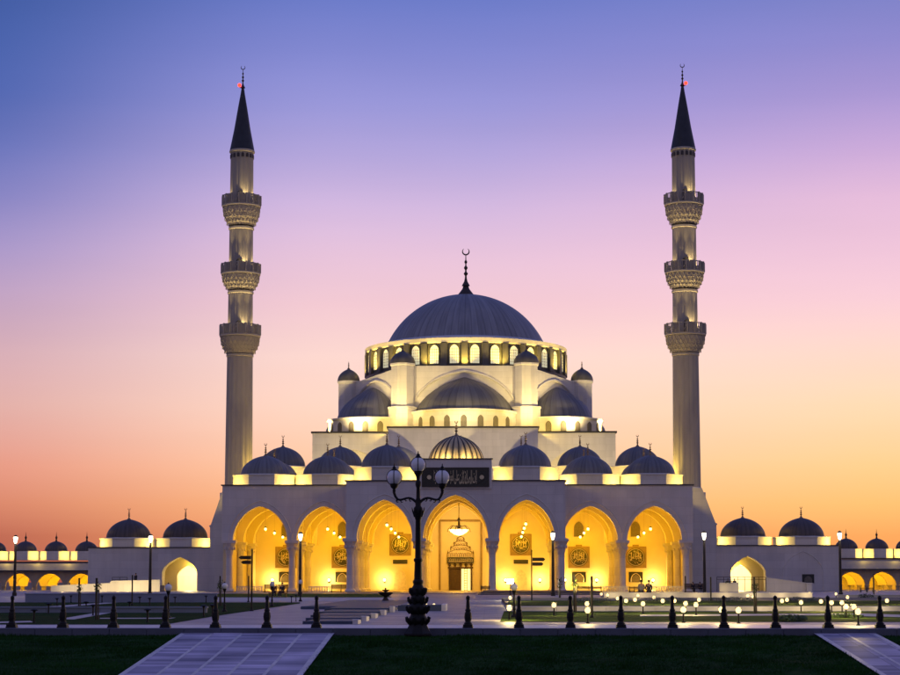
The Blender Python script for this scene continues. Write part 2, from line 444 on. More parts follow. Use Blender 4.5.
# front rows
mb = MB(); arch_wall(mb, -14.8, 14.8, -11, -11+T, TOP, [opening(i) for i in (2, 3, 4)])
mpart(mb, 'front_arch_wall', 'portico')
mb = MB(); arch_wall(mb, -33.2, -14.85, 0, T, TOP, [opening(i) for i in (0, 1)])
mpart(mb, 'side_arch_wall', 'portico')
mb = MB(); arch_wall(mb, 14.85, 33.2, 0, T, TOP, [opening(i) for i in (5, 6)])
mpart(mb, 'side_arch_wall', 'portico')
mb = MB(); arch_wall(mb, -14.8, 14.8, 0, T, ROOF-.05, [opening(i) for i in (2, 3, 4)])
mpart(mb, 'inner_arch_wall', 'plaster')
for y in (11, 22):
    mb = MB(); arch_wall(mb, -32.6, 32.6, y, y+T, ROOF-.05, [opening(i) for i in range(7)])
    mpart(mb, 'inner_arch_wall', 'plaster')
for x in COLX[1:-1]:                                   # cross arches between the rows
    for y in (0, 11, 22):
        mb = MB(); arch_wall(mb, y+T, y+11-.003, x-.55, x+.55, ROOF-.05, [(y+T+4.8, 4.1, SPR, 12.0)], 'y')
        mpart(mb, 'cross_arch', 'plaster')
for x in (-14.25, -4.95, 4.95, 14.25):
    mb = MB(); arch_wall(mb, -11+T, -.003, x-.55, x+.55, TOP if abs(x) > 10 else ROOF-.05, [(-11+T+4.8, 4.1, SPR, 12.0)], 'y')
    mpart(mb, 'cross_arch', 'portico' if abs(x) > 10 else 'plaster')
for s in (-1, 1):
    mb = MB(); mb.box(*sorted((s*32.62, s*33.2)), T, 33, 0, TOP); mpart(mb, 'end_wall', 'plaster')
mb = MB(); mb.box(-32.6, 32.6, 33, 34.5, 0, ROOF-.05); mpart(mb, 'back_wall', 'plaster')
mb = MB(); mb.box(-33.19, 33.19, T+.003, 60, ROOF-.04, ROOF+.3); mb.box(-14.79, 14.79, -11+T+.003, T, ROOF-.04, ROOF+.28)
mpart(mb, 'portico_roof', 'stone')
mb = MB()                                              # dark flashing along the parapet
mb.box(-15.0, 15.0, -11.18, -10.3, TOP+.002, TOP+.16)
for s in (-1, 1):
    mb.box(*sorted((s*14.6, s*15.0)), -10.3, -.19, TOP+.002, TOP+.16)
    mb.box(*sorted((s*14.9, s*33.4)), -.18, .6, TOP+.002, TOP+.16)
    mb.box(*sorted((s*33.0, s*33.4)), .6, 34, TOP+.002, TOP+.16)
mpart(mb, 'parapet_flashing', 'flash')
# raised line following each front arch
for i, (c, hw) in enumerate(BAYS):
    yy = -11.03 if 2 <= i <= 4 else -.03
    o_ = opening(i)
    pts = [(x, yy, z) for x, z in arch_pts(c, hw+.62, SPR, o_[3]+.75, 28)]
    mb = MB(); mb.tube(pts, .075, 5); mpart(mb, 'arch_moulding', 'stone')
# columns
def col_shaft():
    return MB().lathe([(.50, .55), (.47, 2.5), (.445, 5.15), (.50, 5.2), (.50, 5.3)], 16)
def col_cap():
    m = MB(); m.lathe([(.48, 5.3), (.55, 5.5), (.62, 5.9), (.80, 6.5), (.98, 6.9)], 8, phase=PI/8)
    m.bbox(-.98, .98, -.98, .98, 6.9, SPR-.004, .03)
    for k in range(8):
        a = PI/4*k; m.ball(.70*math.cos(a), .70*math.sin(a), 6.15, .15, 8, 6, 1.5)
    return m
def col_base():
    m = MB(); m.bbox(-.72, .72, -.72, .72, .12, .35, .03); m.lathe([(.66, .35), (.66, .42), (.54, .5), (.54, .56)], 16); return m
c0 = None
spots = [(x, -11) for x in COLX[2:6]]+[(x, y) for y in (0, 11, 22) for x in COLX]
for x, y in spots:
    if c0 is None:
        c0 = mpart(col_shaft(), 'column', 'portico', (x, y+T/2, 0), 40)
        mpart(col_cap(), 'capital', 'portico', parent=c0); mpart(col_base(), 'column_base', 'portico', parent=c0)
        colkids = [k for k in bpy.data.objects if k.parent == c0]
    else:
        c = c0.copy(); col.objects.link(c); c.location = Vector((x, y+T/2, 0))-MO
        for k in colkids:
            d = k.copy(); col.objects.link(d); d.parent = c
mb = MB(); mb.bbox(-33.6, 33.6, -.8, 33, -.1, .115, .02); mb.bbox(-15.2, 15.2, -11.8, -.81, -.1, .113, .02)
mpart(mb, 'portico_floor', 'floor')
# small domes
def drum_mb(h, ap=4.4):
    m = MB(); rr = ap/math.cos(PI/8)
    m.lathe([(rr, 0), (rr, h-.22)], 8, phase=PI/8)
    m.lathe([(rr+.08, h-.218), (rr+.12, h-.1), (rr+.12, h), (rr*.8, h+.14)], 8, phase=PI/8)
    return m
SD = {}
def small_dome(x, y, z0, hd, r=3.55, h=3.35, ap=4.4, key=''):
    k = (round(hd, 2), r, h)
    loc = Vector((x, y, z0+hd))
    if k not in SD:
        d = mpart(MB().lathe(dome_prof(r, h, 16), 40), 'small_dome', 'lead', loc, 50)
        dr = mpart(drum_mb(hd, ap), 'dome_drum', 'stone', (0, 0, -hd), parent=d)
        fi = mpart(finial_mb(2.0, fat=1.9), 'finial', 'gold', (0, 0, h-.12), 40, parent=d)
        SD[k] = (d, dr, fi)
    else:
        d = SD[k][0].copy(); col.objects.link(d); d.location = loc-MO
        for s_ in SD[k][1:]:
            e = s_.copy(); col.objects.link(e); e.parent = d
    return d
RZ = ROOF+.31
for x in (-9.6, 9.6): small_dome(x, -5.6, RZ, 2.35, h=3.3)
for x in (-27.8, -18.8, 18.8, 27.8): small_dome(x, 5.5, RZ, 2.0, h=2.95)
for x in (-27.8, -18.8, -9.6, 0, 9.6, 18.8, 27.8): small_dome(x, 16.5, RZ, 2.0, h=2.95)
for x in (-27.8, -18.8, -9.6, 0, 9.6, 18.8, 27.8): small_dome(x, 27.5, RZ, 4.6, h=3.3)
# ribbed entrance dome
def ribbed(a, z): return 1+.045*abs(math.cos(12*a))
rd = mpart(MB().lathe(dome_prof(3.75, 4.1, 18), 192, rmod=ribbed), 'ribbed_dome', 'rib_gold', (0, -5.2, 17.6), 60)
mb = MB()
for k in range(24):
    a = 2*PI*(k+.5)/24
    mb.tube([(r*1.012*math.cos(a), r*1.012*math.sin(a), z) for r, z in dome_prof(3.75, 4.1, 14)[:-1]], [.15*max(.25, r/3.75) for r, z in dome_prof(3.75, 4.1, 14)[:-1]], 5)
mpart(mb, 'dome_rib', 'rib_dark', parent=rd)
mpart(drum_mb(17.6-RZ, 4.3), 'dome_drum', 'stone', (0, 0, RZ-17.6), parent=rd)
mpart(finial_mb(2.3, fat=1.9), 'finial', 'gold', (0, 0, 3.95), 40, parent=rd)
# raised parapet that carries the inscription
mb = MB(); mb.box(-4.9, 4.9, -11.25, -10.2, TOP-1.0, 17.95); mpart(mb, 'sign_parapet', 'stone')
mb = MB(); mb.box(-5.05, 5.05, -11.4, -10.05, 17.952, 18.08); mpart(mb, 'parapet_flashing', 'flash')
# ---- back wall: portal, niches, windows
WY = 33.0
dz = lambda py: Z(py, WY)
def xc(px): return X(px, WY, 570)
px0 = 0.0
mb = MB()                                              # rectangular moulding round the portal
for (a, b, c, d) in ((-3.45, -3.15, .12, 11.0), (3.15, 3.45, .12, 11.0), (-3.45, 3.45, 11.0, 11.3)):
    mb.box(a, b, WY-.16, WY-.003, c, d)
mpart(mb, 'portal_frame', 'plaque')
portal = MB()
steps = [(2.05, 5.35, 6.45), (1.55, 6.45, 7.15), (1.05, 7.15, 7.8), (.58, 7.8, 8.5)]
trim = MB()
for i, (w, a, b) in enumerate(steps):
    yq = WY-.42-.06*w
    sil = [(-w, a), (-w, a+(b-a)*.45)]+[(x, z) for x, z in arch_pts(0, w*.97, a+(b-a)*.45, b+.12, 14, .1)][1:-1]+[(w, a+(b-a)*.45), (w, a)]
    portal.prism(sil, yq, WY-.004-.02*i)
    trim.tube([(x, yq-.01, z) for x, z in sil], .045, 5)
    n = max(1, int(w/.4))
    for k in range(-n, n+1):                          # rows of small niches
        x = k*w*.92/(n+.5); hw_ = w*.36/(n+.5)
        trim.tube([(p, yq-.02, q) for p, q in [(x-hw_, a+.06)]+arch_pts(x, hw_, a+(b-a)*.3, a+(b-a)*.62, 8, .3)+[(x+hw_, a+.06)]], .03, 4)
    for q in (-w+.04, w-.04): trim.lathe([(.06, a+(b-a)*.4), (.1, a+(b-a)*.62), (.05, a+(b-a)*.8), (.001, b+.05)], 6, (q, yq+.1, 0))
portal.lathe([(.1, 8.5), (.18, 8.68), (.07, 8.88), (.001, 9.15)], 8, (0, WY-.3, 0))
mpart(trim, 'canopy_moulding', 'bronze_dark')
mpart(portal, 'portal_canopy', 'carve')
po = mpart(MB().box(-2.1, 2.1, WY-.55, WY-.004, 4.45, 5.30), 'inscription_panel', 'black_panel')
mb = MB(); r2 = random.Random(3)
for k in range(15):
    x = -1.8+k*.257; mb.tube([(x, WY-.58, 4.65), (x+.1, WY-.58, 4.9), (x-.05, WY-.58, 5.1+r2.random()*.1)], .03, 4)
    mb.tube([(x-.1, WY-.58, 4.7), (x+.05, WY-.58, 4.62), (x+.14, WY-.58, 4.72)], .03, 4)
mpart(mb, 'script', 'script', parent=po)
mb = MB(); mb.box(-2.0, 2.0, WY-.35, WY-.004, 3.55, 3.8)
for k in range(5):                                    # crested head over the doorway
    x = -1.75+k*.875; mb.lathe([(.16, 3.8), (.1, 3.95), (.26, 4.1), (.2, 4.28), (.001, 4.42)], 8, (x, WY-.2, 0))
mpart(mb, 'door_crest', 'door')
dfr = mpart(MB().box(-1.85, 1.85, WY-.05, WY-.003, .12, 3.545), 'doorway', 'door')
for q in (-1.85, 1.6): mpart(MB().box(q, q+.25, WY-.3, WY-.052, .12, 3.55), 'door_jamb', 'door', parent=dfr)
mb = MB(); mb.box(-1.6, .1, WY-.12, WY-.055, .12, 3.5)
for a in (.3, 1.4, 2.5):
    for b in (-1.45, -.65): mb.bbox(b, b+.62, WY-.17, WY-.1, a, a+.9, .03)
mpart(mb, 'door_leaf', 'door', parent=dfr)
mpart(MB().box(.103, 1.6, WY-.062, WY-.055, .12, 3.5), 'lit_opening', 'glow_door', parent=dfr)
mb = MB()
for k in range(4): mb.box(.1+k*.47, .15+k*.47, WY-.1, WY-.064, .12, 3.5)
for k in range(9):
    z = .3+k*.38
    mb.tube([(.85+.3*math.cos(2*PI*j/8), WY-.085, z+.18*math.sin(2*PI*j/8)) for j in range(8)], .03, 4, True)
mpart(mb, 'door_grille', 'door', parent=dfr)
def arch_plate(c, hw, z0, zs, zc, y0, y1, n=12, k=.2):
    pts = [(c-hw, z0)]+arch_pts(c, hw, zs, zc, n, k)+[(c+hw, z0)]
    return MB().prism(pts, y0, y1)
for x in (-9.6, 9.6):                                 # stone prayer niches either side of the portal
    mpart(arch_plate(x, .95, .12, 1.9, 3.4, WY-.22, WY-.004), 'niche', 'carve')
    mpart(MB().box(x-1.15, x+1.15, WY-.12, WY-.004, 4.3, 4.95), 'wall_plate', 'black_panel')
for x in (-27.8, -18.8, 18.8, 27.8):
    w = mpart(MB().box(x-1.1, x+1.1, WY-.1, WY-.004, 1.4, 3.0), 'low_window', 'black_panel')
    ww = arch_plate(x, .62, 1.45, 1.8, 2.6, WY-.15, WY-.105)
    mpart(ww, 'window_pane', 'grille', parent=w)
    mb = MB(); mb.tube([(a, WY-.17, b) for a, b in [(x-.75, 1.42)]+arch_pts(x, .75, 1.8, 2.78, 12)+[(x+.75, 1.42)]], .06, 5)
    mpart(mb, 'window_arch', 'script', parent=w)
    hi = mpart(arch_plate(x, .75, 8.6, 10.0, 11.0, WY-.1, WY-.004), 'high_window', 'grille')
    mb = MB(); mb.tube([(a, WY-.12, b) for a, b in [(x-.8, 8.55)]+arch_pts(x, .8, 10, 11.08, 12)+[(x+.8, 8.55)]], .07, 5, True)
    mpart(mb, 'window_frame', 'carve', parent=hi)

# ---- hall
YC = 104.0
ZB = Z(434, 75); ZC_ = Z(428, 62)
XB = 27.6; XCB = 13.2
mb = MB(); mb.box(-XB, XB, 75, 134, 0, ZB); mpart(mb, 'lower_hall', 'stone')
mb = MB(); mb.box(-XB-.25, XB+.25, 74.75, 134.2, ZB+.002, ZB+.3); mpart(mb, 'hall_cornice', 'flash')
mb = MB(); mb.box(-XCB, XCB, 62, 74.7, 0, ZC_); mpart(mb, 'central_block', 'stone')
mb = MB(); mb.box(-XCB-.25, XCB+.25, 61.75, 74.6, ZC_+.002, ZC_+.3); mpart(mb, 'block_cornice', 'flash')
for s in (-1, 1):                                     # front wall with a deep arched niche
    mb = MB(); arch_wall(mb, *sorted((s*13.25, s*XB)), 72.6, 74.99, ZB-.004, [(s*19.9, 5.3, 19.5, Z(449.5, 72.6, 352))], zb=14)
    mpart(mb, 'niche_wall', 'stone')
    mb = MB(); mb.box(*sorted((s*13.3, s*(XB+.25))), 72.35, 74.74, ZB+.002, ZB+.3); mpart(mb, 'hall_cornice', 'flash')
    lamp('POINT', (s*17.5, 73.6, 15.6), 900, YELL, .2)
ZO = Z(366, 82.2); ZO2 = ZO-2.3
A_, RR_ = 11.5, 22.3
oct_ = [(-A_, YC-RR_), (A_, YC-RR_), (RR_, YC-A_), (RR_, YC+A_), (A_, YC+RR_), (-A_, YC+RR_), (-RR_, YC+A_), (-RR_, YC-A_)]
zt = [ZO, ZO, ZO2, ZO2, ZO, ZO, ZO2, ZO2]
mb = MB(); mb.add([(x, y, ZB-.5) for x, y in oct_]+[(x, y, z) for (x, y), z in zip(oct_, zt)]+[(0, YC, ZO)],
    [(i, (i+1) % 8, 8+(i+1) % 8, 8+i) for i in range(8)]+[(8+i, 8+(i+1) % 8, 16) for i in range(8)])
mpart(mb, 'octagon_base', 'stone')
# broad wall arch in relief over each semi dome
def frame_arch(p0, p1, hw, zs, zc, m='stone', rad=.28, off=.12):
    p0, p1 = Vector((*p0, 0)), Vector((*p1, 0)); mid = (p0+p1)/2; d = (p1-p0).normalized(); n = Vector((d.y, -d.x, 0))
    mb = MB(); mb.tube([mid+d*a+n*off+Vector((0, 0, b)) for a, b in arch_pts(0, hw, zs, zc, 28, .12)], rad, 6)
    return mpart(mb, 'wall_arch', m)
zs0 = Z(409, 74)
frame_arch(oct_[0], oct_[1], 9.9, zs0, Z(371, 82))
frame_arch(oct_[1], oct_[2], 6.9, Z(415, 84), Z(380.5, 87.7)); frame_arch(oct_[7], oct_[0], 6.9, Z(415, 84), Z(380.5, 87.7))
def semi_dome(cx, cy, rdrum, z0, z1, rd_, zcrown, a_mid, nwin, wspan, wz0, wz1, name='semi_dome'):
    hh = zcrown-z1
    pr = [(rd_+.25, -.1), (rd_+.1, .05)]+[(max(1e-4, rd_*(1-u)), hh*(.62*(1-(1-u)**2)**.5+.38*u)) for u in [(i/20)**1.35 for i in range(1, 21)]]
    d = mpart(MB().lathe(pr, 64), name, 'lead', (cx, cy, z1), 50)
    dr = mpart(MB().lathe([(rdrum, z0-z1), (rdrum, -.5)], 64).lathe([(rdrum+.06, -.498), (rdrum+.3, -.3), (rdrum+.3, -.05), (rd_-.1, .12)], 64), 'semi_drum', 'stone', parent=d)
    for k in range(nwin):
        a = a_mid+wspan*(k-(nwin-1)/2)
        w = arch_plate(0, .55, wz0-z1, wz1-z1-.7, wz1-z1, -.06, .2)
        o = mpart(w, 'window', 'grille', (math.cos(a)*(rdrum-.0), math.sin(a)*(rdrum-.0), 0), parent=d, rz=a+PI/2)
    return d
semi_dome(0, 82, 9.9, ZC_-2, zs0, 9.0, Z(377, 82), -PI/2, 7, PI/10, Z(427.5, 72), Z(414.5, 72))
for s in (-1, 1):
    am = -PI/2+s*R(44)
    semi_dome(s*17.2, 88.4, 8.9, ZB-1, Z(416.5, 80), 7.2, Z(386, 87.7), am, 7, PI/10, Z(433, 80), Z(421, 80))
# turrets
def turret(x, y, z, r=2.25, base=True):
    t = MB().lathe([(r*1.25, ZB-1-z), (r*1.25, -8.6), (r*1.3, -8.5), (r*1.3, -8.2), (r, -8.1), (r, -.5)], 8, phase=PI/8)
    t.lathe([(r+.05, -.498), (r+.25, -.3), (r+.25, 0)], 8, phase=PI/8)
    o = mpart(t, 'turret', 'stone', (x, y, z))
    mpart(MB().lathe(dome_prof(r*1.04, 2.5, 14, .12), 24, rmod=lambda a, zz: 1+.02*abs(math.cos(6*a))), 'turret_dome', 'lead_dark', (0, 0, .002), 60, parent=o)
    mpart(finial_mb(1.8, False, fat=1.8), 'finial', 'gold', (0, 0, 2.45), 40, parent=o)
    return o
zt1 = Z(363.5, 81); zt2 = Z(381, 92)
turret(-11.6, 81.4, zt1); turret(11.6, 81.4, zt1)
turret(-22.6, 92.6, zt2, 2.05); turret(22.6, 92.6, zt2, 2.05)
for s in (-1, 1):
    turret(s*22.6, 117, zt2, 2.05)
# small corner domes at the back of the lower roof
for s in (-1, 1):
    d = mpart(MB().lathe(dome_prof(2.1, 2.2, 12), 24), 'corner_dome', 'lead', (s*25.2, 84+12, ZB+1.9), 50)
    mpart(MB().lathe([(2.3, -1.9), (2.3, 0)], 8, phase=PI/8), 'dome_drum', 'stone', parent=d)
# main drum and dome
RD = 19.7
zd0 = ZO; zd1 = Z(342.5, YC-RD); zd2 = Z(337.5, YC-RD)
drum = mpart(MB().lathe([(RD, zd0-.3), (RD, zd1)], 72), 'main_drum', 'lead_dark', (0, YC, 0))
mpart(MB().lathe([(RD+.05, zd1+.002), (RD+.45, zd1+.15), (RD+.5, zd2), (RD-1, zd2+.15), (RD-3.0, zd2+.9)], 72), 'drum_cornice', 'stone', parent=drum)
mb = MB(); mb.lathe([(RD+.35, zd0-.35), (RD+.35, zd0+.1), (RD-.1, zd0+.25)], 72); mpart(mb, 'drum_skirting', 'lead_dark', parent=drum)
NW = 32
pil = MB().box(-.62, .62, -.55, .12, zd0+.2, zd1-.004)
w_h0, w_h1 = zd0+.75, zd1-.35
prot = None
for k in range(NW):
    a = 2*PI*(k+.5)/NW
    if math.sin(a) > .25: continue
    c, s = math.cos(a), math.sin(a)
    if prot is None:
        w = mpart(arch_plate(0, .86, w_h0, w_h1-1.0, w_h1, -.10, .1), 'window', 'glass', (c*RD, s*RD, 0), parent=drum, rz=a+PI/2)
        m2 = MB(); m2.tube([(p, -.13, q) for p, q in [(-.93, w_h0)]+arch_pts(0, .93, w_h1-1, w_h1+.08, 12)+[(.93, w_h0)]], .10, 5, True)
        for j in range(1, 6): m2.box(-.86, .86, -.14, -.105, w_h0+j*.55, w_h0+j*.55+.05)
        for j in (-.43, 0, .43): m2.box(j-.025, j+.025, -.139, -.106, w_h0, w_h1-.6)
        f = mpart(m2, 'window_frame', 'lead_dark', parent=drum, loc=(c*RD, s*RD, 0), rz=a+PI/2)
        a2 = a+PI/NW
        p = mpart(pil, 'pilaster', 'lead_dark', (math.cos(a2)*RD, math.sin(a2)*RD, 0), parent=drum, rz=a2+PI/2)
        prot = (w, f, p)
    else:
        for o, aa in ((prot[0], a), (prot[1], a), (prot[2], a+PI/NW)):
            e = o.copy(); col.objects.link(e); e.location = (math.cos(aa)*RD, math.sin(aa)*RD, 0); e.rotation_euler.z = aa+PI/2
zb = zd2+.6; rdm = 16.0
zap = Z(295, YC)
md = mpart(MB().lathe(cap_prof(rdm, zap-zb, 32), 96), 'main_dome', 'lead_big', (0, YC, zb), 60)
hf = Z(247, YC)-zap
fm = MB(); fm.lathe([(1.75, -.3), (1.7, 0), (1.15, .7), (.7, 1.3), (.45, 2.2)], 20); finial_mb(hf-1.9, True, fm, 1.9)
mpart(fm, 'finial', 'bronze', (0, 0, zap-zb-.05), 40, parent=md)

# ================================================================== INSCRIPTION BOARD
sign = thing('inscription_board', (0, -11.25, TOP-.4), 'black board with gilt Arabic inscription on the raised parapet under the ribbed dome', 'sign')
bz0, bz1 = Z(487, -11.3)-(TOP-.4), Z(467.5, -11.3)-(TOP-.4)
MB().box(-4.55, 4.55, -.16, -.004, bz0, bz1).build('board', 'black_panel', sign)
mb = MB()
for a, b, c, d in ((-4.55, 4.55, bz0, bz0+.09), (-4.55, 4.55, bz1-.09, bz1), (-4.55, -4.46, bz0+.092, bz1-.092), (4.46, 4.55, bz0+.092, bz1-.092)):
    mb.box(a, b, -.2, -.162, c, d)
zm = (bz0+bz1)/2
for s in (-1, 1):
    mb.tube([(s*2.95, -.18, zm+.95), (s*4.25, -.18, zm), (s*2.95, -.18, zm-.95)], .03, 4)
    for dx, dz_ in ((4.2, .9), (4.2, -.9)): mb.tube([(s*3.3, -.18, zm+dz_), (s*dx, -.18, zm+dz_), (s*dx, -.18, zm+dz_*.4)], .03, 4)
mb.build('border', 'bronze', sign)
for s in (-1, 1):
    mb = MB()
    mb.prism([(s*3.55+.3*math.cos(2*PI*k/16), zm+.3*math.sin(2*PI*k/16)) for k in range(16)], -.2, -.164)
    mb.build('rosette', 'script', sign)
def script_mesh(text, width, height):
    c = bpy.data.curves.new('script', 'FONT'); c.body = text; c.size = 1.0; c.extrude = 0.02; c.resolution_u = 3; c.offset = .012
    o = bpy.data.objects.new('script', c); col.objects.link(o)
    dg = bpy.context.evaluated_depsgraph_get(); dg.update()
    me = bpy.data.meshes.new_from_object(o.evaluated_get(dg))
    bpy.data.objects.remove(o)
    n = len(me.vertices); a = np.empty(n*3, 'f'); me.vertices.foreach_get('co', a); a = a.reshape(-1, 3)
    lo, hi = a.min(0), a.max(0); sc = (hi-lo); sc[sc == 0] = 1
    b = np.empty_like(a)
    b[:, 0] = ((a[:, 0]-lo[0])/sc[0]-.5)*width; b[:, 2] = ((a[:, 1]-lo[1])/sc[1]-.5)*height; b[:, 1] = -a[:, 2]
    me.vertices.foreach_set('co', b.ravel()); me.update(); me.materials.clear(); me.materials.append(M['script'])
    return me
words = ['\ufe87\ufee5', '\ufe8d\ufedf\ufebc\ufefc\ufe93', '\ufedb\ufe8e\ufee7\ufe96', '\ufecb\ufee0\ufef0',
         '\ufe8d\ufedf\ufee4\ufe86\ufee3\ufee8\ufef4\ufee6', '\ufedb\ufe98\ufe8e\ufe91\ufe8e', '\ufee3\ufeee\ufed7\ufeee\ufe97\ufe8e']
# each word one upright block, right to left
wts = [1.0, 1.6, 1.1, 1.0, 1.7, 1.1, 1.3]; tot = sum(wts); xr = 2.95
for wd, wt in zip(words, wts):
    w = 5.9*wt/tot
    me = script_mesh(wd[::-1], w*.92, (bz1-bz0)*.72)
    o = bpy.data.objects.new('script', me); col.objects.link(o); o.parent = sign; o.location = (xr-w/2, -.185, zm)
    xr -= w

# ================================================================== ROUND PLAQUES ON THE BACK WALL
def plaque(x, seed, label):
    r3 = random.Random(seed)
    z0, z1 = (Z(568, WY), Z(546.5, WY)) if abs(x) > 12 else (Z(555.5, WY), Z(534, WY))
    h = (z1-z0)/2; zc = (z0+z1)/2
    t = thing('calligraphy_plaque', (x, WY, z0), label, 'plaque', 'round calligraphy plaques on the portico back wall')
    m = MB(); m.bbox(-h, h, -.14, -.004, 0, 2*h, .02); m.box(-.5, .5, -.12, -.004, 2*h+.003, 2*h+.28)
    m.build('panel', 'plaque', t)
    m = MB(); n = 40; ro, ri = h*.86, h*.77
    m.prism([(ro*math.cos(2*PI*k/n), h+ro*math.sin(2*PI*k/n)) for k in range(n)], -.19, -.142); m.build('disc', 'black_panel', t)
    m = MB(); m.tube([(ri*math.cos(2*PI*k/n), -.2, h+ri*math.sin(2*PI*k/n)) for k in range(n)], .045, 4, True)
    for k in range(56):
        a = r3.random()*2*PI; q = ri*.8*math.sqrt(r3.random()); cx, cz = q*math.cos(a), q*math.sin(a)
        b0 = r3.random()*2*PI; L = .5+r3.random()*1.6; rr = .12+r3.random()*.34
        pts = [(cx+rr*math.cos(b0+L*j/7), -.205, h+cz+rr*.8*math.sin(b0+L*j/7)) for j in range(8)]
        pts = [p for p in pts if math.hypot(p[0], p[2]-h) < ri*.95]
        if len(pts) > 2: m.tube(pts, .032, 4)
    for k in range(5):
        x_ = -ri*.55+k*ri*.28; m.tube([(x_, -.205, h-ri*.2), (x_+.06, -.205, h+ri*(.35+.3*r3.random()))], .05, 4)
    m.build('script', 'script', t)
PN = ['leftmost arch', 'second arch from the left', 'third arch from the left', 'third arch from the right', 'second arch from the right', 'rightmost arch']
for (x, i) in ((-27.8, 0), (-18.8, 1), (-9.6, 2), (9.6, 3), (18.8, 4), (27.8, 5)):
    plaque(x, 11+i, f'bronze square plaque with round black calligraphy seen through the {PN[i]}')

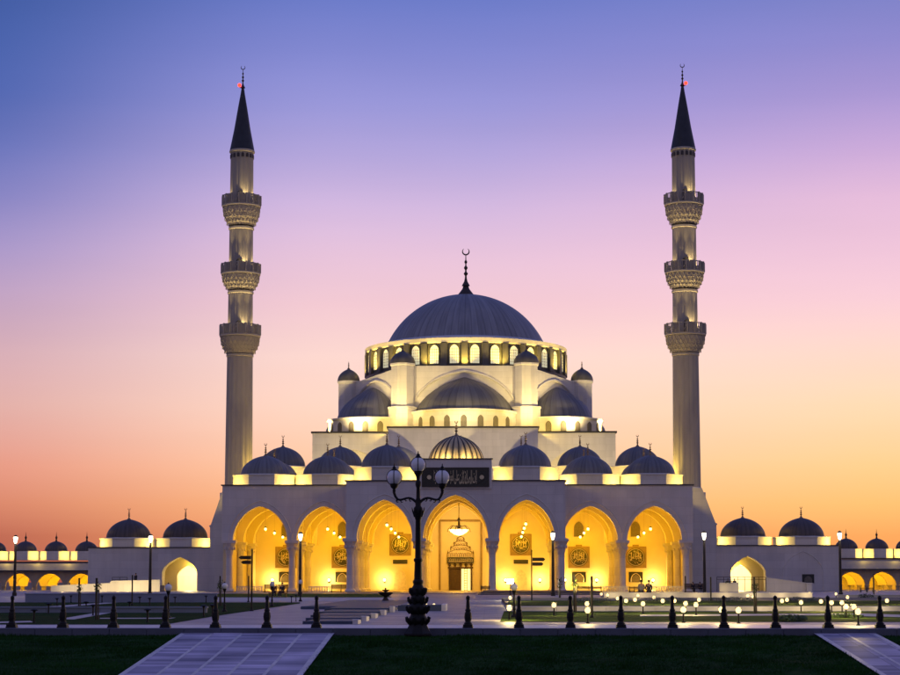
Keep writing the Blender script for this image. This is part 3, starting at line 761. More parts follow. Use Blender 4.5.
# ================================================================== MINARETS
MY = 34.0
def zl(py): return Z(py, MY, 241)
SM = (MY+254)/1800
def minaret(x, label):
    t = thing('minaret', (x, MY, 0), label, 'minaret', 'tall minarets flanking the mosque')
    def fl(n=16, d=.04): return lambda a, z: 1-d*abs(math.sin(n*a/2))**6
    zr = lambda py: zl(py)
    sh = MB()
    segs = [(490, 356, 13.9, 13.0), (352, 293, 12.8, 12.4), (289, 229, 12.3, 12.0), (226, 152, 12.0, 11.6)]
    for a, b, ra, rb in segs:
        sh.lathe([(ra*SM, zr(a)), (rb*SM, zr(b))], 64, rmod=fl())
    sh.build('shaft', 'minaret', t, smooth=30)
    MB().lathe([(15.5*SM, zr(493)), (15.5*SM, zr(490.5)), (14.2*SM, zr(488))], 32).lathe([(19*SM, 0), (19*SM, zr(493)-.01)], 8, phase=PI/8).build('minaret_base', 'stone', t)
    for py, rr in ((356, 13.7), (293, 13.2), (229, 12.9)):
        MB().lathe([(rr*SM*.93, zr(py+1.4)), (rr*SM, zr(py+.9)), (rr*SM, zr(py-.9)), (rr*SM*.93, zr(py-1.4))], 48).build('ring_moulding', 'minaret_light', t)
    for (p_rail, p_floor, p_corb, rr, rs) in ((325.5, 335.5, 354, 20.3, 13.0), (264.5, 273.5, 290, 19.6, 12.5), (196.5, 206, 226, 19.4, 12.2)):
        r0 = rr*SM; rb = rs*SM
        z0, z1, zt_ = zr(p_corb), zr(p_floor), zr(p_rail)
        b = MB(); nt_ = 4; h = (z1-.35-z0)
        for k in range(nt_):                           # stalactite tiers
            q0 = k/nt_; q1 = (k+1)/nt_
            ra = rb+(r0*.96-rb)*(math.sin(q0*PI/2)); rc = rb+(r0*.96-rb)*(math.sin(q1*PI/2))
            za, zb_ = z0+h*q0, z0+h*q1
            b.lathe([(ra*.985, za), (ra+.3*(rc-ra), zb_-h*.1), (rc*.975, zb_-h*.1), (rc*.975, zb_)], 48)
            for j in range(26):
                a = 2*PI*(j+.5*(k % 2))/26
                cx, cy = math.cos(a), math.sin(a)
                pts = []
                for i in range(7):
                    u = -1+i/3; aa = a+u*PI/26*.85
                    pts.append(((rc*1.0)*math.cos(aa), (rc*1.0)*math.sin(aa), za+h/nt_*(.12+.75*(1-u*u))))
                b.tube(pts, .055, 4)
                b.lathe([(.001, za-.2), (.09, za-.02), (.06, za+.15)], 5, (ra*1.01*math.cos(a+PI/26), ra*1.01*math.sin(a+PI/26), 0))
        c = b.build('balcony_corbel', 'minaret_light', t)
        b = MB(); b.lathe([(rb*.9, z1-.34), (r0, z1-.34), (r0*1.02, z1-.18), (r0, z1), (rb*.9, z1)], 48, cap=False)
        fl_ = b.build('balcony_floor', 'minaret_light', t)
        b = MB(); b.lathe([(r0*.985, zt_-.14), (r0*1.01, zt_-.14), (r0*1.01, zt_), (r0*.985, zt_), (r0*.985, zt_-.14)], 48, cap=False)
        for j in range(16):
            a = 2*PI*j/16
            b.lathe([(.16, z1), (.16, zt_+.02), (.1, zt_+.07), (.001, zt_+.1)], 6, (r0*math.cos(a), r0*math.sin(a), 0))
            for e in range(1, 4):
                aa = a+2*PI/16*e/4
                b.box(r0*math.cos(aa)-.05, r0*math.cos(aa)+.05, r0*math.sin(aa)-.05, r0*math.sin(aa)+.05, z1, zt_-.142)
            pts = [(r0*math.cos(a+2*PI/16*i/8), r0*math.sin(a+2*PI/16*i/8), z1+(zt_-z1)*(.5+.28*math.sin(PI*2*i/8+PI/2))) for i in range(9)]
            b.tube(pts, .06, 4)
        # solid panels alternate with pierced ones
        for j in range(16):
            if j % 2: continue
            a0, a1 = 2*PI*(j+.08)/16, 2*PI*(j+.92)/16
            rr_ = r0*.975
            vs = [(rr_*math.cos(a), rr_*math.sin(a), z) for z in (z1, zt_-.142) for a in (a0, (a0+a1)/2, a1)]
            vs2 = [(x_*.97, y_*.97, z_) for x_, y_, z_ in vs]
            b.add(vs+vs2, [(0, 1, 4, 3), (1, 2, 5, 4), (6, 9, 10, 7), (7, 10, 11, 8), (3, 4, 10, 9), (4, 5, 11, 10), (0, 3, 9, 6), (2, 8, 11, 5)])
        b.build('balustrade', 'minaret', t)
        # balcony door, dark, and its uplight
        d = arch_plate(0, .55, z1, z1+1.5, z1+2.2, -rs*SM-.06, -rs*SM+.3)
        d.build('balcony_door', 'flash', t)
        if p_rail > 200:                               # uplights for the corbel above
            for a in (-PI/2-.75, -PI/2+.75, -PI/2):
                lx, ly = x+r0*.93*math.cos(a), MY+r0*.93*math.sin(a)
                zq = zr(290 if p_rail > 300 else 226)
                lamp('SPOT', (lx, ly, zt_+.3), 1500, CREAM, .1, (x+r0*.9*math.cos(a), MY+r0*.9*math.sin(a), zq+1.5), 40, .9)
        for a, pw, tz in ((-1.25, 900, 6.0), (-2.75, 400, 5.0), (-.15, 600, 5.0)):
            lx, ly = x+(r0*.80)*math.cos(a), MY+(r0*.80)*math.sin(a)
            lamp('SPOT', (lx, ly, z1+.5), pw, CREAM, .1, (x+rb*.7*math.cos(a), MY+rb*.7*math.sin(a), z1+tz), 75, .8)
    b = MB()
    for j in range(16):
        a = 2*PI*(j+.5)/16; rr = 11.75*SM
        q = arch_plate(0, .22, zr(159), zr(156), zr(155), -.06, .2)
        cs, sn = math.cos(a+PI/2), math.sin(a+PI/2)
        b.add([(px*cs-py*sn+rr*math.cos(a), px*sn+py*cs+rr*math.sin(a), pz) for px, py, pz in q.v], q.f)
    b.build('window_band', 'flash', t)
    MB().lathe([(11.9*SM, zr(153.8)), (12.9*SM, zr(152.8)), (12.9*SM, zr(151.5)), (12.3*SM, zr(150.8))], 48).build('eave_ring', 'minaret_light', t)
    sp = MB().lathe([(12.6*SM, zr(151)), (8.4*SM, zr(130)), (4.7*SM, zr(108)), (2.2*SM, zr(94)), (1.3*SM, zr(88))], 24).build('spire', 'spire', t, smooth=30)
    hf_ = zr(65)-zr(88)
    finial_mb(hf_, True).build('finial', 'bronze', sp, (0, 0, zr(88)), 40)
    return t
XL, XR = X(238.6, MY, 480), X(687, MY, 480)
minaret(XL, 'tall grey stone minaret with three balconies and dark spire on the left of the mosque')
minaret(XR, 'tall grey stone minaret with three balconies and dark spire on the right of the mosque')
for x, s in ((XL, -1), (XR, 1)):
    t = thing('aviation_light', (x+s*(.55), MY, zl(86)), f'small red warning light beside the spire tip of the {"left" if s < 0 else "right"} minaret', 'warning light', 'red warning lights on the minarets')
    MB().tube([(-s*.5, 0, -.25), (0, 0, -.25), (0, 0, 0)], .05, 5).build('bracket', 'iron', t)
    MB().ball(0, -.05, .12, .3, 10, 6).build('lens', 'red', t)

# sloping buttress blocks at the foot of the minarets
def buttress(s, xin, xout_t, xout_b, zt_, zs_, label):
    t = thing('minaret_plinth', ((xin+xout_b)/2, 30, 0), label, 'plinth', 'plinths under the minarets')
    c = (xin+xout_b)/2
    poly = [(xin-c, 0), (xout_b-c, 0), (xout_b-c, zs_), (xout_t-c, zt_), (xin-c, zt_)]
    MB().prism(poly, 0, 9.5).build('block', 'portico', t)
    MB().prism([(xout_b-c-s*.25, zs_+.02), (xout_b-c+s*.12, zs_+.02), (xout_b-c+s*.12, zs_+.22), (xout_b-c-s*.25, zs_+.4)], -.1, 9.6).build('ledge', 'stone', t)
    return t
buttress(-1, -33.25, X(222.5, 30, 490), X(210, 30, 530), Z(491, 30, 220), Z(527, 30, 210), 'white sloping stone plinth under the left minaret')
buttress(1, 33.25, X(702, 30, 490), X(716.5, 30, 530), Z(488, 30, 700), Z(525, 30, 716), 'white sloping stone plinth under the right minaret')

# ================================================================== SIDE PAVILIONS
PY = 35.0
def pavilion(s, pxa, pxb, arch_a, arch_b, ptop, pcrown, label):
    xa, xb = X(pxa, PY, 570), X(pxb, PY, 570); cx = (xa+xb)/2
    zt_ = Z(ptop, PY, pxa); dep = 17
    t = thing('side_pavilion', (cx, PY, 0), label, 'pavilion', 'pavilions at the sides of the mosque')
    a0, a1 = X(arch_a, PY, 575)-cx, X(arch_b, PY, 575)-cx
    ac, hw = (a0+a1)/2, (a1-a0)/2; zc = Z(pcrown, PY, arch_a)
    xa -= cx; xb -= cx
    m = MB(); arch_wall(m, xa, xb, 0, 2.6, zt_, [(ac, hw, 2.9, zc)], zb=0, k=.42); m.build('front_wall', 'portico', t)
    m = MB(); ic = ac+.15*hw*(1 if s < 0 else -1); arch_wall(m, xa+.6, xb-.6, 4.2, 5.0, zt_-.6, [(ic+.25*(-s), hw*.62, 2.4, zc*.76)], zb=0, k=.42); m.build('inner_wall', 'plaster', t)
    m = MB(); m.box(xa, xa+.59, 2.603, dep, 0, zt_-.01); m.box(xb-.59, xb, 2.603, dep, 0, zt_-.01); m.box(xa+.6, xb-.6, dep-.6, dep, 0, zt_-.7); m.build('outer_wall', 'portico', t)
    m = MB(); m.box(ac-hw-1.6, ac-hw-1.2, 2.605, 4.19, 0, zt_-.7); m.box(ac+hw+1.2, ac+hw+1.6, 2.605, 4.19, 0, zt_-.7); m.build('passage_wall', 'plaster', t)
    m = MB(); m.box(xa+.6, xb-.6, 2.605, dep-.61, zt_-.59, zt_-.2); m.build('roof', 'stone', t)
    m = MB(); m.box(xa-.12, xb+.12, -.15, .5, zt_+.002, zt_+.16); m.build('parapet_flashing', 'flash', t)
    for l_, w_, c_ in ((Vector((cx+ac-s*1.5, PY+3.5, 3.6)), 260, YELL), (Vector((cx+ac, PY+10, 3.5)), 3600, CREAM)):
        lamp('POINT', l_, w_, c_, .25)
    return t, cx, zt_
def pav_domes(t, cx, zt_, centres, crown, base, rr, ap):
    for pc, pd in centres:
        x = X(pc, PY, 545)-cx
        zb_ = Z(base, PY, pc); h = Z(crown, PY+ap, pd)-zb_
        d = MB().lathe(dome_prof(rr, h, 16), 40).build('pavilion_dome', 'lead_brown', t, (x, ap+.25, zb_), 50)
        drum_mb(zb_-zt_+.15, ap).build('dome_drum', 'stone', d, (0, 0, -(zb_-zt_)-.15))
        finial_mb(2.0, True, fat=1.9).build('finial', 'gold', d, (0, 0, h-.12), 40)
tl, cl, zl_ = pavilion(-1, 88, 212, 162, 197, 548, 557, 'white pavilion with two lead domes and a lit arch beside the left minaret')
pav_domes(tl, cl, zl_, [(123, 128.5), (180.5, 186)], 519, 538, 3.65, 4.3)
tr, cr_, zr_ = pavilion(1, 714, 840, 730.5, 766, 546, 556, 'white pavilion with two lead domes and a lit arch beside the right minaret')
pav_domes(tr, cr_, zr_, [(747, 742.5), (806.5, 801)], 517.5, 536.5, 3.65, 4.3)
# blind arch and small window of the right pavilion
x = X(803, PY, 570)-cr_
m = MB(); m.tube([(a, -.02, b) for a, b in [(x-3.2, 0)]+arch_pts(x, 3.2, 3, 6.3, 20, .3)+[(x+3.2, 0)]], .07, 5); m.build('blind_arch', 'stone', tr)
x = X(808, PY, 570)-cr_
w = MB().box(x-.95, x+.95, -.08, -.004, 1.25, 2.65).build('window', 'black_panel', tr)
m = arch_plate(x, .6, 1.3, 1.8, 2.4, -.13, -.085); m.build('window_pane', 'grille', w)
# flood lamps on the pavilion roofs, between and beside the drums
for cxp, zt_, pcs in ((cl, zl_, (96, 151.5, 209)), (cr_, zr_, (718, 777, 833))):
    for p in pcs:
        lamp('POINT', (X(p, PY+1, 545), PY+1.55, zt_+.75), 300, YELL, .12)

# ================================================================== FAR ARCADES
AY = 60.0
def arcade(s, centres, hw_px, e0, e1, x_end_px, pcrown, pe0, pe1, pd0, pd1, pcr, label):
    cx = X(e0 if s < 0 else e1, AY, 570); SCL = (AY+254)/1800
    zc = Z(pcrown, AY, centres[0]); ze0, ze1 = Z(pe1, AY, centres[0]), Z(pe0, AY, centres[0])
    zd0_, zd1_ = Z(pd1, AY, centres[0]), Z(pd0, AY, centres[0])
    xs = [X(p, AY, 570) for p in centres]; x0, x1 = X(e0, AY, 570), X(e1, AY, 570); cx = (x0+x1)/2
    t = thing('arcade', (cx, AY, 0), label, 'arcade', 'low arcades beyond the pavilions')
    hw = hw_px*SCL
    for y, mm, q in ((0, 'minaret', 1), (6.5, 'plaster', .9), (13, 'plaster', .8)):
        m = MB(); arch_wall(m, x0-cx, x1-cx, y, y+.6, ze0 if y < 10 else ze0-.02, [(x-cx, hw*q, zc-hw*.95, zc*(q*.5+.5)) for x in xs], k=.1); m.build('arch_wall', mm, t)
        for i in range(len(xs)-1):
            x = (xs[i]+xs[i+1])/2-cx
            m = MB(); m.lathe([(.42, 0), (.42, .3), (.24, .42), (.22, zc-hw*.95-.9), (.34, zc-hw*.95-.5), (.5, zc-hw*.95-.02)], 10, (x, y+.3, 0)); m.build('arcade_column', 'minaret', t)
    m = MB(); m.add([(x0-cx, -1.2, ze0+.004), (x1-cx, -1.2, ze0+.004), (x1-cx, 1.5, ze1), (x0-cx, 1.5, ze1), (x0-cx, 8.3, ze0+.004), (x1-cx, 8.3, ze0+.004), (x1-cx, 6, ze1), (x0-cx, 6, ze1)],
        [(0, 1, 2, 3), (3, 2, 6, 7), (7, 6, 5, 4), (0, 4, 5, 1), (0, 3, 7, 4), (1, 5, 6, 2)]); m.build('eave_roof', 'minaret', t)
    m = MB(); m.box(x0-cx, x1-cx, -1.26, -1.202, ze0-.12, ze0+.12); m.box(x0-cx, x1-cx, 1.3, 1.5, ze1+.004, ze1+.2); m.build('eave_edge', 'flash', t)
    for x in xs:
        zb_ = zd1_; r = 11*SCL; h = Z(pcr, AY+4, 50)-zb_
        d = MB().lathe(dome_prof(r*1.05, h, 12), 32).build('arcade_dome', 'lead_brown', t, (x-cx, 4.2, zb_), 50)
        MB().lathe([(2.78, 0), (2.78, zb_-zd0_+.1)], 8, phase=PI/8).build('dome_drum', 'stone', d, (0, 0, zd0_-zb_-.1))
        MB().lathe([(.2, 0), (.12, .4), (.22, .7), (.07, 1.0), (.001, 1.8)], 8).build('finial', 'bronze', d, (0, 0, h-.08))
    MB().box(x0-cx, x1-cx, 8.31, 20, ze0-.015, ze0+.2).build('rear_roof', 'plaster', t)
    if s > 0: MB().box(x0-cx, x1-cx, 14.32, 14.7, 0, ze0-.02).build('back_wall', 'plaster', t)
    for i in range(len(xs)):
        lamp('POINT', (xs[i], AY+3.4, zc-.3), 420, AMBER, .2); lamp('POINT', (xs[i], AY+10, zc-.5), 420, AMBER, .2)
    for a, b in zip(xs[:-1], xs[1:]):
        lamp('POINT', ((a+b)/2, AY+1.75, zd0_+.7), 200, YELL, .12)
    return t
arcade(-1, [-12, 19, 50, 81], 13.4, -28, 97, 88, 573.5, 562.5, 571, 551, 559.5, 541, 'low grey arcade with lit arches and lead domes left of the left pavilion')
arcade(1, [851.5, 882.5, 913.5], 13.6, 836, 930, 842, 572, 559, 569.5, 548.5, 557.5, 538.5, 'low grey arcade with lit arches and lead domes right of the right pavilion')

# ================================================================== LAMPS OF THE MOSQUE
# pendants: one under each vault of every bay
ARN = ['leftmost arch', 'second arch from the left', 'third arch from the left', 'central arch', 'third arch from the right', 'second arch from the right', 'rightmost arch']
pend = None
for i, (c, hw) in enumerate(BAYS):
    if i == 3: continue
    ys = ([-4.9] if 2 <= i <= 4 else [])+[6.2, 17.2, 28.2]
    for k, y in enumerate(ys):
        py = 529+4*k if i < 2 else 525+4*k if i == 2 else 524+4.2*k if i == 4 else 529+4*k
        z = Z(py, y, 457)
        lab = f'glowing pendant lamp in the {ARN[i]}, {ORD[k]} from front'
        if pend is None:
            pend = thing('pendant_lamp', (c, y, z), lab, 'pendant lamp', 'pendant lamps hanging in the portico')
            MB().tube([(0, 0, .28), (0, 0, ROOF-.1-z)], .012, 4).build('cord', 'gold', pend)
            MB().ball(0, 0, 0, .19, 14, 8).build('lamp_globe', 'glow_pend', pend)
            MB().lathe([(.16, .2), (.1, .32), (.001, .36)], 8).build('cap', 'bronze', pend)
        else: dup(pend, (c, y, z), lab)
        lamp('POINT', (c, y, z-.35), 740, AMBER, .3)
ch = thing('chandelier', (.05, 14.0, Z(532, 14)), 'large white glowing chandelier hanging in the central arch', 'chandelier')
K = .74
m = MB(); m.lathe([(.001, -.55), (.9*K, -.36), (1.7*K, .04), (2.0*K, .26), (1.9*K, .38), (.3, .41)], 28); m.build('bowl', 'glow_pend', ch)
m = MB(); m.tube([(0, 0, .4), (0, 0, ROOF-.1-Z(532, 14))], .05, 5); m.lathe([(.35, .46), (.2, .9), (.12, 1.6), (.26, 1.8), (.06, 2.2)], 10); m.build('stem', 'bronze', ch)
m = MB()
for k in range(10):
    a = 2*PI*k/10; m.tube([(.2*math.cos(a), .2*math.sin(a), .8), (1.5*K*math.cos(a), 1.5*K*math.sin(a), .95), (2.15*K*math.cos(a), 2.15*K*math.sin(a), .45), (2.3*K*math.cos(a), 2.3*K*math.sin(a), .0)], .045, 4)
m.build('arm', 'bronze', ch)
lamp('POINT', (.05, 14.0, Z(532, 14)-1.5), 1800, AMBER, .6)
lamp('POINT', (0, -4.5, 9.5), 430, AMBER, .5)
lamp('POINT', (0, 26, 9.0), 1100, (1, .60, .18), .5)  # added fill without a fitting, makes the central bay paler
WLAB = {0: 'leftmost arch', 1: 'second arch from the left', 2: 'third arch from the left', 4: 'third arch from the right', 5: 'second arch from the right', 6: 'rightmost arch'}
wl = None
for i, px, py in ((0, 272.5, 580), (1, 329, 580), (2, 384.5, 580), (4, 505.5, 580), (4, 540, 580), (5, 565, 580), (5, 596.7, 580), (6, 653, 580)):
    x = X(px, WY-.5, 580); z = Z(py, WY-.5)
    lab = f'glowing wall lamp low inside the {WLAB[i]}' + ({505.5: ', left of two', 540: ', right of two', 565: ', left of two', 596.7: ', right of two'}.get(px, ''))
    if wl is None:
        wl = thing('wall_lamp', (x, WY, z), lab, 'wall lamp', 'wall lamps on the portico back wall')
        MB().ball(0, -.5, 0, .24, 12, 8).build('lamp_globe', 'glow_pend', wl)
        MB().tube([(0, -.005, -.3), (0, -.35, -.32), (0, -.5, -.22)], .05, 5).box(-.15, .15, -.06, -.004, -.5, -.1).build('bracket', 'bronze', wl)
    else: dup(wl, (x, WY, z), lab)
    lamp('POINT', (x, WY-1.0, z), 420, (1, .62, .16), .25)
# floods on the portico roof in the notches between the drums
fz = RZ+.75
for x in (-23.3, 23.3): lamp('POINT', (x, 1.75, fz), 480, YELL, .12)
for x in (-32.5, 32.5): lamp('POINT', (x, 1.9, fz), 352, YELL, .12)
for x in (-14.9, 14.9): lamp('POINT', (x*1.0, 2.0, fz), 352, YELL, .12)
for x in (-13.9, 13.9): lamp('POINT', (x, -9.3, fz), 384, YELL, .12)
for x in (-5.3, 5.3): lamp('POINT', (x, -9.2, fz), 384, YELL, .12)
for y, pw in ((11, 600), (22, 1000)):
    for x in (-32.2, -23.3, -14.2, -5, 5, 14.2, 23.3, 32.2): lamp('POINT', (x, y, fz+.3), pw, YELL, .15)
# floods that light the ribbed dome from the parapet
for x in (-4.2, -1.5, 1.5, 4.2): lamp('SPOT', (x, -9.75, 17.75), 760, CREAM, .12, (x*.3, -5.2, 20.0), 130, .9)
# floods that light the hall
for s in (-1, 1):
    for x, pw in ((17, 2400), (25, 2400)):
        lamp('SPOT', (s*x, 56, RZ+1), pw*2.4, CREAM, .25, (s*x*.98, 75, 23), 95, .9)
    lamp('SPOT', (s*4.9, -.4, 17.6), 60000, CREAM, .15, (s*6.6, 62, 27), 17, .35)
    lamp('SPOT', (s*13.6, 40, RZ+.6), 2200, CREAM, .2, (s*12.2, 62, 25), 60, .9)
    lamp('POINT', (s*12.1, 70.8, ZC_+1.2), 1500, YELL, .2)
    lamp('POINT', (s*7.6, 67.5, ZC_+.8), 800, YELL, .2)
    lamp('POINT', (s*16.0, 75.6, ZB+1.0), 900, YELL, .2)
    lamp('POINT', (s*27.2, 78.2, ZB+.8), 110, YELL, .2)
    lamp('SPOT', (s*13.5, 71.5, ZC_+1.5), 6000, CREAM, .3, (s*9.5, 82, 40), 90, .9)
    lamp('SPOT', (s*20.5, 76.0, ZB+.8), 6500, CREAM, .3, (s*17.5, 88, 40), 90, .9)
    lamp('SPOT', (s*27.2, 84.0, ZB+.8), 5000, CREAM, .3, (s*21.5, 92, 40), 90, .9)
lamp('SPOT', (0, 64.0, ZC_+.8), 5000, CREAM, .3, (0, 82, 41), 100, .9)
for k in range(9):
    a = -PI/2+R(20)*(k-4)
    lamp('SPOT', ((RD+1.9)*math.cos(a), YC+(RD+1.9)*math.sin(a), ZO+.15), 3600, YELL, .12,
         ((RD+.4)*math.cos(a), YC+(RD+.4)*math.sin(a), zd2), 120, .9)
# minaret foot lamps
for x, s in ((XL, -1), (XR, 1)):
    lamp('SPOT', (s*32.2, 32.6, RZ+.5), 9000, YELL, .2, (s*33.6, MY-.6, 26), 75, .9); lamp('SPOT', (s*31.5, 22, RZ+.6), 2600, CREAM, .3, (x, MY, 40), 26, .9)

# ================================================================== GROUND
def struct(mb, name, m, kind='structure', label=None, smooth=None):
    o = mb.build(name, m, None, smooth=smooth); o['kind'] = kind
    if label: o['label'] = label
    return o
KY = -196.0
prof = [(-3000, -1.6), (-201, -1.6), (-197, -.6), (-190, -.3), (40, -.3), (3000, -.3)]
m = MB()
for (a, za), (b, zb_) in zip(prof[:-1], prof[1:]): m.add([(-3000, a, za), (3000, a, za), (3000, b, zb_), (-3000, b, zb_)], [(0, 1, 2, 3)])
struct(m, 'ground', 'ground')
def zlawn(y): return max(-1.30, -.17+.085*(y-KY))
WL0, WL1 = gr(185, 632.8, -.16).x, gr(336.7, 632.8, -.16).x
WR0, WR1 = gr(807.6, 632.8, -.16).x, gr(868.6, 632.8, -.16).x
def bank(x0, x1, name, mname, dzz=0.0, y1=KY-.6, nx=60, rough=.02):
    m = MB(); ys = [-240, -225]+[-216+i*.4 for i in range(int((y1+216)/.4)+1)]+[y1]
    ys = sorted(set(ys)); n = nx
    r4 = random.Random(int(x0*10))
    v = []; f = []
    for y in ys:
        for i in range(n+1):
            v.append((x0+(x1-x0)*i/n, y, zlawn(y)+dzz+(r4.uniform(-rough, rough) if rough else 0)))
    for j in range(len(ys)-1):
        for i in range(n): f.append((j*(n+1)+i, j*(n+1)+i+1, (j+1)*(n+1)+i+1, (j+1)*(n+1)+i))
    m.add(v, f); return struct(m, name, mname, smooth=60)
bank(-45, WL0, 'lawn', 'lawn'); bank(WL1, WR0, 'lawn', 'lawn'); bank(WR1, 45, 'lawn', 'lawn')
bank(WL0+.002, WL1-.002, 'walkway', 'walkway', .03, KY-.004, 1, 0); bank(WR0+.002, WR1-.002, 'walkway', 'walkway', .03, KY-.004, 1, 0)
def band(x, w):
    m = MB(); ys = [-240, -225, -209.3]+[KY-.3]
    for a, b in zip(ys[:-1], ys[1:]): m.add([(x-w/2, a, zlawn(a)+.036), (x+w/2, a, zlawn(a)+.036), (x+w/2, b, zlawn(b)+.036), (x-w/2, b, zlawn(b)+.036)], [(0, 1, 2, 3)])
    return struct(m, 'paving_band', 'band')
for k in range(6): band(WL0+.09+(WL1-WL0-.18)*k/5, .16 if k in (0, 5) else .10)
for k in range(3): band(WR0+.09+(WR1-WR0-.18)*k/2, .16 if k != 1 else .10)
m = MB(); m.box(-45, 45, KY-.62, KY-.002, -.6, -.22); struct(m, 'soil_strip', 'soil')
m = MB()
for k in range(75):
    a = -45+k*1.2; m.bbox(a+.004, a+1.196, KY, KY+.38, -.35, 0.006, .015)
struct(m, 'kerb', 'kerb')
m = MB(); m.sheet([(-80, KY+.381), (80, KY+.381), (80, KY+4.6), (-80, KY+4.6)], .002); struct(m, 'pavement', 'band')
m = MB(); m.sheet([(-95, KY+4.6), (95, KY+4.6), (95, 58), (-95, 58)], 0); struct(m, 'plaza', 'paving')
def gpoly(pts, z, name, mname):
    m = MB(); m.sheet([tuple(gr(px, py, z))[:2] for px, py in pts], z); return struct(m, name, mname)
gpoly([(-400, 624.3), (165, 624.3), (215, 616), (300, 603.4), (300, 602.3), (-700, 602.3)], .012, 'lawn', 'lawn')
gpoly([(215, 597.3), (392, 597.3), (384, 593.6), (215, 593.6)], .012, 'lawn', 'garden')
gpoly([(215, 601.0), (398, 601.0), (392, 597.5), (215, 597.5)], .008, 'path', 'path')
gpoly([(500, 621.8), (1300, 621.8), (1300, 611.2), (504, 611.2)], .012, 'lawn', 'garden')
gpoly([(507, 605.4), (1300, 605.4), (1300, 600.6), (509, 600.6)], .262, 'lawn', 'garden')
gpoly([(-80, 612.2), (0, 609.6), (105, 602.6), (118, 602.8), (2, 611.4), (-70, 614.2)], .018, 'path', 'path')
gpoly([(58, 619.2), (74, 619.4), (118, 611.6), (104, 611.4)], .018, 'path', 'path')
gpoly([(-60, 623.2), (30, 620.8), (34, 622.2), (-60, 624.6)], .018, 'path', 'path')
gpoly([(100, 618.7), (170, 618.7), (176, 617.7), (100, 617.9)], .018, 'path', 'path')
gpoly([(640, 616.2), (830, 615.2), (1000, 619.8), (1000, 617.8), (860, 613.4), (640, 614.6)], .018, 'path', 'path')

def wall_thing(name, pa, pb, pbase, ptop, label, mname='wall_plain', thick=.4, z0=0.0, group=None):
    a = gr(pa, pbase, 0); d = a.y-CAM.y
    b = gr(pb, pbase, 0); zt_ = Z(ptop, a.y, pa)
    t = thing(name, ((a.x+b.x)/2, a.y, z0), label, 'wall', group)
    L = abs(b.x-a.x)/2
    m = MB(); n = max(1, int(2*L/2.4))
    for k in range(n): m.bbox(-L+2*L*k/n+.005, -L+2*L*(k+1)/n-.005, 0, thick, 0, zt_-.07-z0, .01)
    m.build('wall', mname, t)
    MB().bbox(-L-.04, L+.04, -.04, thick+.04, zt_-.068-z0, zt_-z0, .015).build('coping', mname, t)
    return t, zt_
wall_thing('terrace_wall', 25, 217, 602, 593.4, 'long plain blue grey terrace wall at the back of the left lawn', 'wall_skylit', group='low terrace walls')
wall_thing('terrace_wall', -60, 207, 613, 606.6, 'lower nearer blue grey terrace wall crossing the left lawn', 'wall_skylit', group='low terrace walls')
wall_thing('terrace_wall', 507, 1100, 610.8, 606.4, 'very low pale terrace wall crossing the right garden', group='low terrace walls')
wall_thing('terrace_wall', 604, 812, 600.8, 592.6, 'higher pale terrace wall at the back of the right garden', group='low terrace walls')
wall_thing('terrace_wall', 838, 1000, 600.8, 594.6, 'pale terrace wall at the far right of the garden', group='low terrace walls')
for px in (612, 640, 668, 696, 724, 752, 780, 806): lamp('POINT', (gr(px, 600.8, 0).x, gr(px, 600.8, 0).y-.9, .55), 20, (1, .76, .38), .1)  # added fill lamps without fittings, brighten the higher terrace wall
for px in (560, 600, 640, 680, 720, 760, 800, 840, 880): lamp('POINT', (gr(px, 610.8, 0).x, gr(px, 610.8, 0).y-.9, .30), 10, (1, .80, .45), .1)  # more added fill, no fittings, along the very low wall
# raised bed of the upper right lawn is held by its terrace wall
m = MB(); a = gr(507, 610.8, 0); b = gr(620, 600.8, 0); m.box(a.x+.1, 80, a.y+.42, b.y-.02, 0, .25); struct(m, 'terrace', 'ground')
# dark steps at the foot of the portico, right of the central path
m = MB(); a = gr(480, 596.5, 0)
for k in range(3): m.bbox(X(478, -50+k*8, 595)+.3*k, X(600, -50+k*8, 595), -50+k*8, -18, .0 if k == 0 else .12*k+.002, .12*(k+1), .02)
struct(m, 'steps', 'step')
m = MB(); m.bbox(X(400, -18, 592), X(478, -18, 592)-.1, -40, -11.85, 0, .09, .02); struct(m, 'central_landing', 'paving')

